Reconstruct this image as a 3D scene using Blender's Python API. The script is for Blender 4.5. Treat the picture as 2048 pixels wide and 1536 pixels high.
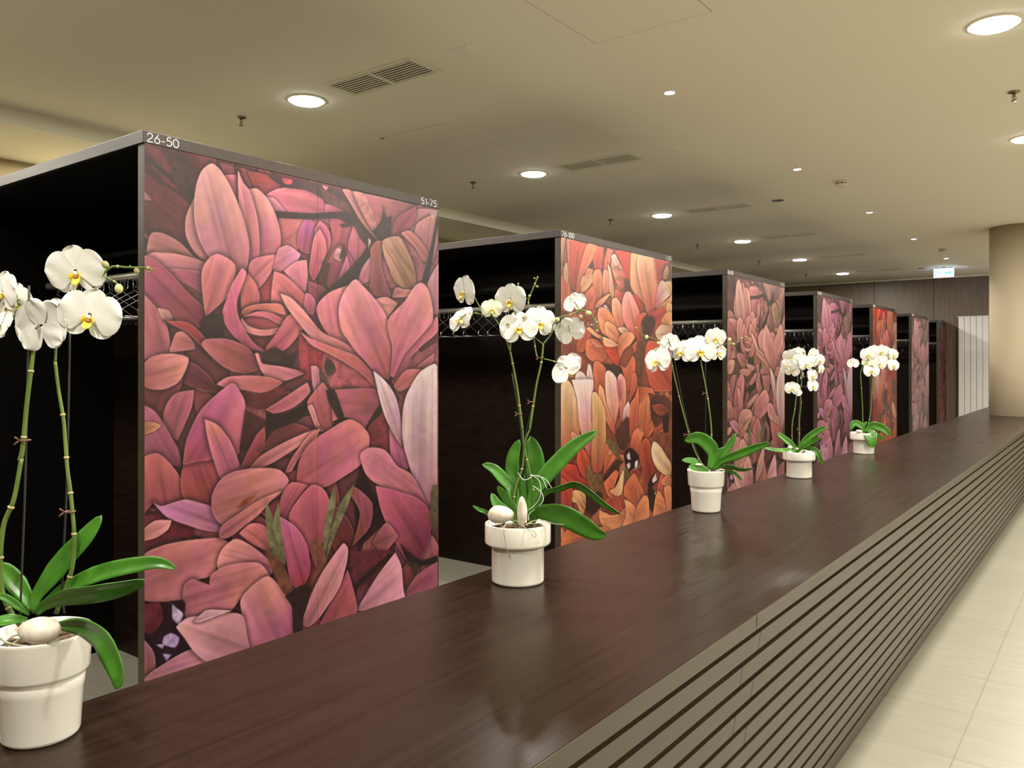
import bpy, bmesh, math, random
import numpy as np
from mathutils import Vector, Matrix
for o in list(bpy.data.objects): bpy.data.objects.remove(o)
C=bpy.context.scene.collection
# ---------------------------------------------------------------- camera, light, exposure
TH=math.atan(1219/1624)
cam_d=bpy.data.cameras.new('camera');cam_d.sensor_width=36;cam_d.lens=36*1624/2048
cam_d.shift_y=-(768-727)/2048;cam_d.clip_start=.05
cam=bpy.data.objects.new('camera',cam_d);C.objects.link(cam)
cam.location=(0,0,1.53);cam.rotation_euler=(math.pi/2,0,TH)
bpy.context.scene.camera=cam
W=bpy.data.worlds.new('world');bpy.context.scene.world=W;W.use_nodes=True
W.node_tree.nodes['Background'].inputs[0].default_value=(.9,.8,.65,1)
W.node_tree.nodes['Background'].inputs[1].default_value=.02
vs=bpy.context.scene.view_settings
vs.view_transform='Standard';vs.look='None';vs.exposure=0.62;vs.gamma=1;vs.use_curve_mapping=False
CEIL=3.194
BIG_W=40.0      # power of one large downlight
SMALL_W=16.0     # power of one small spot
LOBBY_W=82.0    # unseen downlights added over the lobby, strong enough to brighten the ceiling
WARM=(1.0,.965,.87)
# ---------------------------------------------------------------- helpers
def link(o,parent=None):
    C.objects.link(o)
    if parent is not None: o.parent=parent
    return o
class MB:
    """collects shapes and builds them as one mesh object"""
    def __init__(s): s.v=[];s.f=[];s.m=[];s.sm=[]
    def add(s,v,f,m=0,smooth=False):
        n=len(s.v);s.v+=[tuple(p) for p in v];s.f+=[tuple(i+n for i in q) for q in f]
        s.m+=[m]*len(f);s.sm+=[smooth]*len(f);return s
    def box(s,x0,x1,y0,y1,z0,z1,m=0):
        v=[(x,y,z) for x in (x0,x1) for y in (y0,y1) for z in (z0,z1)]
        return s.add(v,[(0,1,3,2),(4,6,7,5),(0,4,5,1),(2,3,7,6),(0,2,6,4),(1,5,7,3)],m)
    def prism(s,pts,y0,y1,m=0):
        """xz outline extruded along y"""
        n=len(pts);v=[(x,y0,z) for x,z in pts]+[(x,y1,z) for x,z in pts]
        f=[tuple(range(n)),tuple(range(2*n-1,n-1,-1))]+[(i,i+n,(i+1)%n+n,(i+1)%n) for i in range(n)]
        return s.add(v,f,m)
    def lathe(s,prof,seg=48,c=(0,0,0),m=0,smooth=True):
        v=[];f=[];n=len(prof)
        for k in range(seg):
            a=2*math.pi*k/seg
            for r,z in prof: v.append((c[0]+r*math.cos(a),c[1]+r*math.sin(a),c[2]+z))
        for k in range(seg):
            k2=(k+1)%seg
            for i in range(n-1):
                f.append((k*n+i,k2*n+i,k2*n+i+1,k*n+i+1))
        return s.add(v,f,m,smooth)
    def tube(s,pts,r,seg=8,m=0,flat=1.0):
        P=[Vector(p) for p in pts];n=len(P)
        rr=r if isinstance(r,(list,tuple)) else [r]*n
        v=[];f=[];up=None
        for i in range(n):
            t=(P[min(i+1,n-1)]-P[max(i-1,0)])
            t=t.normalized() if t.length>1e-9 else Vector((0,0,1))
            if up is None:
                up=Vector((0,0,1)) if abs(t.z)<.9 else Vector((1,0,0))
            a=t.cross(up);a=a.normalized() if a.length>1e-6 else t.orthogonal().normalized()
            b=a.cross(t).normalized();up=b
            for k in range(seg):
                q=2*math.pi*k/seg;v.append(P[i]+a*(math.cos(q)*rr[i])+b*(math.sin(q)*rr[i]*flat))
        for i in range(n-1):
            for k in range(seg):
                k2=(k+1)%seg;f.append((i*seg+k,i*seg+k2,(i+1)*seg+k2,(i+1)*seg+k))
        f.append(tuple(range(seg-1,-1,-1)));f.append(tuple((n-1)*seg+k for k in range(seg)))
        return s.add(v,f,m,True)
    def ball(s,c,r,m=0,nu=12,nv=8,mat=None):
        rx,ry,rz=r if isinstance(r,(list,tuple)) else (r,r,r);v=[];f=[]
        for j in range(nv+1):
            t=math.pi*j/nv
            for i in range(nu):
                a=2*math.pi*i/nu;p=Vector((rx*math.sin(t)*math.cos(a),ry*math.sin(t)*math.sin(a),rz*math.cos(t)))
                if mat is not None: p=mat@p
                v.append(p+Vector(c))
        for j in range(nv):
            for i in range(nu):
                i2=(i+1)%nu;f.append((j*nu+i,(j+1)*nu+i,(j+1)*nu+i2,j*nu+i2))
        return s.add(v,f,m,True)
    def build(s,name,mats,parent=None,bevel=0,subsurf=0):
        me=bpy.data.meshes.new(name);me.from_pydata([tuple(p) for p in s.v],[],s.f)
        for m in (mats if isinstance(mats,(list,tuple)) else [mats]): me.materials.append(m)
        me.polygons.foreach_set('material_index',s.m);me.polygons.foreach_set('use_smooth',s.sm)
        bm=bmesh.new();bm.from_mesh(me);bmesh.ops.remove_doubles(bm,verts=bm.verts,dist=1e-6);bmesh.ops.recalc_face_normals(bm,faces=bm.faces);bm.to_mesh(me);bm.free()
        o=link(bpy.data.objects.new(name,me),parent)
        if bevel:
            b=o.modifiers.new('bevel','BEVEL');b.width=bevel;b.segments=2;b.limit_method='ANGLE'
        if subsurf:
            b=o.modifiers.new('subsurf','SUBSURF');b.levels=b.render_levels=subsurf
        return o
def tag(o,label=None,cat=None,group=None,kind=None):
    if label: o['label']=label
    if cat: o['category']=cat
    if group: o['group']=group
    if kind: o['kind']=kind
    return o
def thing(name,loc,label,cat,group=None,rz=0,kind=None):
    o=link(bpy.data.objects.new(name,None));o.location=loc;o.rotation_euler=(0,0,rz);o.empty_display_size=.1
    return tag(o,label,cat,group,kind)
def copy_tree(o,parent=None):
    c=o.copy();C.objects.link(c)
    if parent is not None: c.parent=parent
    for ch in list(o.children): copy_tree(ch,c)
    return c
def spline(P,n=6):
    P=[Vector(p) for p in P]
    if len(P)<3: return [P[0].lerp(P[-1],i/n) for i in range(n+1)]
    Q=[P[0]*2-P[1]]+P+[P[-1]*2-P[-2]];out=[]
    for i in range(1,len(Q)-2):
        for k in range(n):
            t=k/n;p0,p1,p2,p3=Q[i-1:i+3]
            out.append(.5*((2*p1)+(p2-p0)*t+(2*p0-5*p1+4*p2-p3)*t*t+(3*p1-3*p2+p3-p0)*t**3))
    out.append(P[-1]);return out
# ---------------------------------------------------------------- materials
def mat(name,col,rough=.5,metal=0,spec=.5,emit=None,estr=0,coat=0,sss=0):
    m=bpy.data.materials.new(name);m.use_nodes=True;b=m.node_tree.nodes['Principled BSDF']
    b.inputs['Base Color'].default_value=(*col,1);b.inputs['Roughness'].default_value=rough
    b.inputs['Metallic'].default_value=metal;b.inputs['Specular IOR Level'].default_value=spec
    b.inputs['Coat Weight'].default_value=coat
    if sss:
        b.inputs['Subsurface Weight'].default_value=sss;b.inputs['Subsurface Radius'].default_value=(.01,.008,.005);b.inputs['Subsurface Scale'].default_value=1
    if emit:
        b.inputs['Emission Color'].default_value=(*emit,1);b.inputs['Emission Strength'].default_value=estr
    return m
def noisy(m,c0,c1,scale=(1,1,1),nscale=5,detail=4,bump=0,lo=.3,hi=.7,rough=None,dist=0.0):
    """colour from a stretched noise between c0 and c1"""
    t=m.node_tree;N=t.nodes;K=t.links;b=N['Principled BSDF']
    tc=N.new('ShaderNodeTexCoord');mp=N.new('ShaderNodeMapping');mp.inputs['Scale'].default_value=scale
    nz=N.new('ShaderNodeTexNoise');nz.inputs['Scale'].default_value=nscale;nz.inputs['Detail'].default_value=detail;nz.inputs['Distortion'].default_value=dist
    r=N.new('ShaderNodeValToRGB');r.color_ramp.elements[0].position=lo;r.color_ramp.elements[1].position=hi
    r.color_ramp.elements[0].color=(*c0,1);r.color_ramp.elements[1].color=(*c1,1)
    K.new(tc.outputs['Object'],mp.inputs[0]);K.new(mp.outputs[0],nz.inputs['Vector']);K.new(nz.outputs[0],r.inputs[0]);K.new(r.outputs[0],b.inputs['Base Color'])
    if bump:
        bp=N.new('ShaderNodeBump');bp.inputs['Strength'].default_value=bump;bp.inputs['Distance'].default_value=.002
        K.new(nz.outputs[0],bp.inputs['Height']);K.new(bp.outputs[0],b.inputs['Normal'])
    if rough:
        mr=N.new('ShaderNodeMapRange');mr.inputs['To Min'].default_value=rough[0];mr.inputs['To Max'].default_value=rough[1]
        K.new(nz.outputs[0],mr.inputs['Value']);K.new(mr.outputs[0],b.inputs['Roughness'])
    return m
M={}
M['ceiling']=mat('ceiling_paint',(.90,.885,.75),.8)
M['wall']=mat('cream_wall_paint',(.47,.385,.21),.8)
M['column']=mat('column_paint',(.385,.32,.215),.7)
M['top']=noisy(mat('walnut_worktop',(.05,.02,.012),.3,spec=.14),(.0145,.0070,.0042),(.0225,.0112,.0068),(22,.55,8),3,7,.02,rough=(.23,.33),dist=.5)
M['slat']=noisy(mat('bronze_slat_wood',(.2,.16,.1),.34,spec=.6),(.044,.032,.018),(.062,.046,.026),(6,1,30),2,5,rough=(.28,.4))
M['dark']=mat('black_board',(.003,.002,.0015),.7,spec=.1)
M['booth']=noisy(mat('dark_walnut_board',(.03,.015,.01),.45,spec=.2),(.009,.0045,.0027),(.016,.0085,.005),(3,3,22),2.5,5,rough=(.4,.5))
M['endpanel']=noisy(mat('brown_end_board',(.04,.03,.02),.45,spec=.4),(.045,.033,.022),(.062,.047,.032),(3,3,22),2.5,5)
M['boothtop']=noisy(mat('brown_top_board',(.09,.06,.045),.45,spec=.5),(.022,.0135,.0095),(.034,.0215,.015),(3,16,16),2.5,5)
M['rail']=mat('brushed_aluminium',(.62,.6,.52),.38,metal=.6)
M['chrome']=mat('chrome_wire',(.9,.9,.9),.24,metal=1)
M['peg']=mat('dark_grey_plastic',(.04,.04,.04),.35)
M['letter']=mat('white_vinyl',(.8,.8,.8),.5)
M['pot']=mat('white_glazed_ceramic',(.82,.79,.70),.16,spec=.5,coat=.3)
M['petal']=mat('white_orchid_petal',(.74,.73,.68),.55,spec=.3,sss=.0)
M['petalback']=mat('cream_petal',(.70,.71,.52),.55,spec=.3)
M['yellow']=mat('yellow_lip',(.78,.60,.06),.5)
M['redlip']=mat('ochre_throat',(.40,.16,.03),.5)
M['bud']=noisy(mat('green_bud',(.5,.55,.2),.5),(.42,.50,.14),(.62,.62,.30),(1,1,1),60,2)
M['budbrown']=noisy(mat('brown_bud',(.3,.25,.12),.5),(.25,.19,.08),(.42,.40,.17),(1,1,1),80,2)
M['leaf']=noisy(mat('orchid_leaf',(.07,.2,.03),.33,spec=.5),(.034,.135,.010),(.072,.24,.020),(1,1,1),16,3)
M['stem']=noisy(mat('green_stem',(.16,.2,.05),.45),(.07,.13,.02),(.15,.22,.04),(1,1,.3),60,2)
M['node']=mat('tan_node',(.42,.33,.15),.6)
M['stake']=mat('dark_stake',(.02,.022,.02),.5)
M['clip']=mat('brown_clip',(.16,.07,.04),.5)
M['thread']=mat('white_ribbon',(.85,.83,.85),.4)
M['bark']=noisy(mat('bark_chips',(.1,.06,.03),.9),(.035,.022,.012),(.20,.13,.07),(1,1,1),90,3,.6)
M['root']=noisy(mat('aerial_root',(.4,.38,.25),.7),(.25,.26,.14),(.52,.48,.36),(1,1,1),70,2)
M['pebble']=noisy(mat('pale_pebble',(.7,.62,.5),.6),(.52,.43,.32),(.80,.74,.64),(1,1,1),28,4)
M['emit']=mat('lamp_diffuser',(1,1,1),.5,emit=(1,.98,.90),estr=18)
M['emit2']=mat('spot_lens',(1,1,1),.5,emit=(1,.93,.90),estr=14)
M['trim']=mat('white_trim',(.88,.86,.76),.5)
M['grille']=mat('cream_metal_grille',(.85,.82,.68),.45)
M['void']=mat('dark_void',(.01,.009,.007),.8)
M['smoke']=mat('white_plastic',(.72,.67,.54),.5)
M['radiator']=mat('white_radiator',(.74,.72,.70),.4)
M['signw']=mat('sign_white',(.9,.95,1),.5,emit=(.72,.86,1),estr=1.7)
M['signg']=mat('sign_green',(.1,.6,.4),.5,emit=(.25,.85,.55),estr=.75)
M['signbox']=mat('sign_housing',(.6,.62,.65),.5)
M['joint']=mat('joint_line',(.58,.53,.41),.8)
M['brass']=mat('bronze_metal',(.35,.26,.17),.3,metal=1)
M['red']=mat('red_tag',(.5,.08,.04),.6)
# floor tiles
def floor_mat():
    m=mat('beige_floor_tile',(.62,.55,.4),.35,spec=.4);t=m.node_tree;N=t.nodes;K=t.links;b=N['Principled BSDF']
    tc=N.new('ShaderNodeTexCoord');mp=N.new('ShaderNodeMapping');mp.inputs['Location'].default_value=(.52,-.11,0)
    br=N.new('ShaderNodeTexBrick');br.inputs['Scale'].default_value=1;br.inputs['Brick Width'].default_value=.98;br.inputs['Row Height'].default_value=.49
    br.inputs['Mortar Size'].default_value=.003;br.inputs['Mortar Smooth'].default_value=.2;br.offset=.0;br.offset_frequency=2
    br.inputs['Color1'].default_value=(.285,.265,.207,1);br.inputs['Color2'].default_value=(.302,.283,.221,1);br.inputs['Mortar'].default_value=(.21,.19,.145,1)
    nz=N.new('ShaderNodeTexNoise');nz.inputs['Scale'].default_value=3;nz.inputs['Detail'].default_value=6
    mp2=N.new('ShaderNodeMapping');mp2.inputs['Scale'].default_value=(1,9,1)
    mx=N.new('ShaderNodeMixRGB');mx.blend_type='MULTIPLY';mx.inputs[0].default_value=1
    r=N.new('ShaderNodeValToRGB');r.color_ramp.elements[0].color=(.92,.91,.89,1);r.color_ramp.elements[1].color=(1.04,1.03,1.0,1);r.color_ramp.elements[0].position=.3;r.color_ramp.elements[1].position=.7
    K.new(tc.outputs['Object'],mp.inputs[0]);K.new(mp.outputs[0],br.inputs['Vector']);K.new(tc.outputs['Object'],mp2.inputs[0]);K.new(mp2.outputs[0],nz.inputs['Vector'])
    K.new(nz.outputs[0],r.inputs[0]);K.new(br.outputs['Color'],mx.inputs[1]);K.new(r.outputs[0],mx.inputs[2]);K.new(mx.outputs[0],b.inputs['Base Color'])
    return m
M['floor']=floor_mat()
M['panelwood']=noisy(mat('brown_wall_veneer',(.1,.07,.04),.45,spec=.4),(.105,.075,.048),(.175,.128,.085),(22,22,1),3,5)
# ---------------------------------------------------------------- room
def structure(name,mb,m,label=None,**k):
    o=mb.build(name,m,**k);o['kind']='structure'
    if label: o['label']=label;o['category']=name.split('_')[0]
    return o
XL,XR,Y0,Y1=-6.83,6.5,-6.0,17.42
structure('floor',MB().box(XL,XR,Y0,Y1,-.1,0),M['floor'])
structure('ceiling',MB().box(-5.8,XR,Y0,Y1,CEIL,CEIL+.12).box(XL,-5.8,Y0,Y1,CEIL-.10,CEIL+.12),M['ceiling'])
structure('wall_left',MB().box(XL-.1,XL,Y0,Y1,0,CEIL),M['wall'])
structure('wall_right',MB().box(XR,XR+.1,Y0,Y1,0,CEIL),M['wall'])
structure('wall_front',MB().box(XL-.1,XR+.1,Y0-.1,Y0,0,CEIL),M['wall'])
wb=MB().box(XL-.1,XR+.1,Y1,Y1+.1,0,CEIL,1)
x=-2.898-1.066*4
while x<XR:
    wb.box(max(x,XL)+.004,min(x+1.066,XR)-.004,Y1-.02,Y1+.001,0,CEIL-.035);x+=1.066
structure('wall_back',wb,[M['panelwood'],M['void']])
structure('trim_1',MB().box(XL,XR,Y1-.03,Y1,CEIL-.03,CEIL),M['ceiling'])
col=MB().lathe([(0,0),(.33,0),(.33,CEIL),(0,CEIL)],96).build('round_column',M['column']);col.location=(-.985,11.64,0)
tag(col,'thick round cream column rising through the far end of the counter','column')
for p in col.data.polygons: p.use_smooth=abs(p.normal.z)<.5

# ---------------------------------------------------------------- printed flower pictures
def smooth_outline(pts, n=5):
    """rounded closed outline; corners sharper than about 95 degrees stay corners"""
    P=np.array(pts,float);m=len(P);T=np.zeros_like(P)
    for i in range(m):
        d0=P[i]-P[i-1];d1=P[(i+1)%m]-P[i]
        l0=np.hypot(*d0)+1e-9;l1=np.hypot(*d1)+1e-9
        c=d0@d1/(l0*l1)
        if c>-.05: T[i]=(d0/l0+d1/l1)/2*min(l0,l1)*.95
    out=[]
    for i in range(m):
        j=(i+1)%m;p,q=P[i],P[j];L=np.hypot(*(q-p))
        t0,t1=T[i],T[j]
        for k in range(n):
            t=k/n
            out.append(p*(2*t**3-3*t*t+1)+t0*(t**3-2*t*t+t)+q*(3*t*t-2*t**3)+t1*(t**3-t*t))
    return np.array(out)
def value_noise(u,v,seed):
    rs=np.random.RandomState(seed);G=rs.rand(64,64)
    x=np.mod(u,64);y=np.mod(v,64);i=x.astype(int)%64;j=y.astype(int)%64
    fx=x-np.floor(x);fy=y-np.floor(y);fx=fx*fx*(3-2*fx);fy=fy*fy*(3-2*fy)
    i1=(i+1)%64;j1=(j+1)%64
    return (G[i,j]*(1-fx)+G[i1,j]*fx)*(1-fy)+(G[i,j1]*(1-fx)+G[i1,j1]*fx)*fy
def backdrop(colours,seed,w,h):
    """dim overlapping pointed petals, the out-of-the-way flowers of the picture"""
    rs=random.Random(seed);L=[]
    for k in range(150):
        x=rs.uniform(-.02,w+.02);y=rs.uniform(-.05,h);a=rs.gauss(1.57,.75);l=rs.uniform(.16,.42);b=l*rs.uniform(.16,.27)
        if k>110: y=rs.uniform(-.05,.42)
        bend=rs.uniform(-.25,.25)*l;ca,sa=math.cos(a),math.sin(a);q=[]
        for t,v in ((1,0),(.86,.5),(.55,1),(.2,.75),(0,.25),(0,-.25),(.2,-.75),(.55,-1),(.86,-.5)):
            px=t*l;py=v*b+bend*t*t
            q.append('%d,%d'%((x+px*ca-py*sa)/w*1000,(y+px*sa+py*ca)*1000))
        c=rs.choice(colours);g=rs.uniform(.7,1) if k<=110 else rs.uniform(.8,1.15)
        L.append('%d,%d,%d|%d,%d,%d|p|%s'%(c[0]*g,c[1]*g,c[2]*g,c[0]*g*.72,c[1]*g*.6,c[2]*g*.6,' '.join(q)))
    return '\n'.join(L)+'\n'
def print_picture(text,nx,ny,w,h,ground,sh0):
    """colours (linear) of a printed flower picture on an nx by ny vertex grid"""
    img=np.zeros((ny,nx,3));img[:]=ground
    xs=np.linspace(0,w,nx);ys=np.linspace(0,h,ny);cell=w/(nx-1)
    for si,l in enumerate(text.strip().splitlines()):
        c0,c1,kind,p=l.split('|')
        c0=np.array(eval(c0),float);c1=np.array(eval(c1),float)
        P=smooth_outline([[float(a)*w/1000,float(b)/1000] for a,b in (q.split(',') for q in p.split())])
        lo=P.min(0);hi=P.max(0);size=max(hi-lo);mg=min(.06,size*.25)+cell
        ix0=max(0,int((lo[0]-mg)/cell));ix1=min(nx,int((hi[0]+mg)/cell)+2)
        cy_=h/(ny-1);iy0=max(0,int((lo[1]-mg)/cy_));iy1=min(ny,int((hi[1]+mg)/cy_)+2)
        if ix1<=ix0 or iy1<=iy0: continue
        X,Y=np.meshgrid(xs[ix0:ix1],ys[iy0:iy1]);D=np.full(X.shape,9.);ins=np.zeros(X.shape,bool)
        for k in range(len(P)):
            a=P[k];b=P[(k+1)%len(P)];e=b-a;L=e@e+1e-12
            t=np.clip(((X-a[0])*e[0]+(Y-a[1])*e[1])/L,0,1)
            D=np.minimum(D,(X-a[0]-t*e[0])**2+(Y-a[1]-t*e[1])**2)
            if a[1]!=b[1]:
                c=((a[1]>Y)!=(b[1]>Y))&(X<(b[0]-a[0])*(Y-a[1])/(b[1]-a[1])+a[0]);ins^=c
        D=np.sqrt(D);S=np.where(ins,D,-D)
        al=np.clip(S/cell+.5,0,1)
        ctr=P.mean(0);q=P-ctr;ev,evec=np.linalg.eigh(q.T@q);ax=evec[:,1]
        if ax[1]<0: ax=-ax
        pa=q@ax;T=((X-ctr[0])*ax[0]+(Y-ctr[1])*ax[1]-pa.min())/(pa.max()-pa.min())
        T=np.clip(T,0,1)
        wd=max(1e-3,np.abs(q@np.array([-ax[1],ax[0]])).max())
        V=(-(X-ctr[0])*ax[1]+(Y-ctr[1])*ax[0])/wd
        col=c1*(.86 if kind in 'ps' else 1)+(c0*(1.07 if kind in 'ps' else 1)-c1*(.86 if kind in 'ps' else 1))*(T**.6)[...,None]
        n1=value_noise(X*38+si*7,Y*38,si)-.5;n2=value_noise(X*150,Y*150+si,si+5)-.5
        if kind in 'ps':
            nv=value_noise(V*(5+wd*28)+si*3,T*1.6+si,si+9)-.5
            g=1+.08*n1+.04*n2+.15*nv
            body=np.clip(D/(wd*.8),0,1);g*=(1.07-.14*body)
            g=g-.13*np.exp(-(V/.09)**2)*np.clip(1.2-T,0,1)
            col=col*g[...,None]
            tint=(value_noise(X*14+si,Y*14,si+3)-.5)[...,None]
            col+=tint*np.array([-4,-10,20])
            rimw=.0026+.0028*np.clip(wd*4,0,1)
            rim=np.exp(-(D/rimw)**2)*(.25+.75*value_noise(X*9+si,Y*9,si+11))
            col+=(np.array([250,225,205])-col)*(rim*.45)[...,None]
            if kind=='s':
                st=np.clip(np.sin(V*9+nv*5)*1.4-.2,0,1)*np.clip(1.3-T,0,1)
                col+=(np.array([110,70,35])-col)*(st*.45)[...,None]
            sh=sh0
        else:
            col=col*(1+.35*n1+.25*n2)[...,None];sh=.12
            al=np.clip(S/(cell*1.6)+.5,0,1)
        sub=img[iy0:iy1,ix0:ix1]
        dark=1-sh*np.exp(-(np.clip(-S,0,1)/(mg*.22))**2)*(S<=0)
        sub*=dark[...,None]
        sub+=(col-sub)*al[...,None]
    img=np.clip(img/255,0,1)
    return np.where(img<=.04045,img/12.92,((img+.055)/1.055)**2.4)

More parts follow.
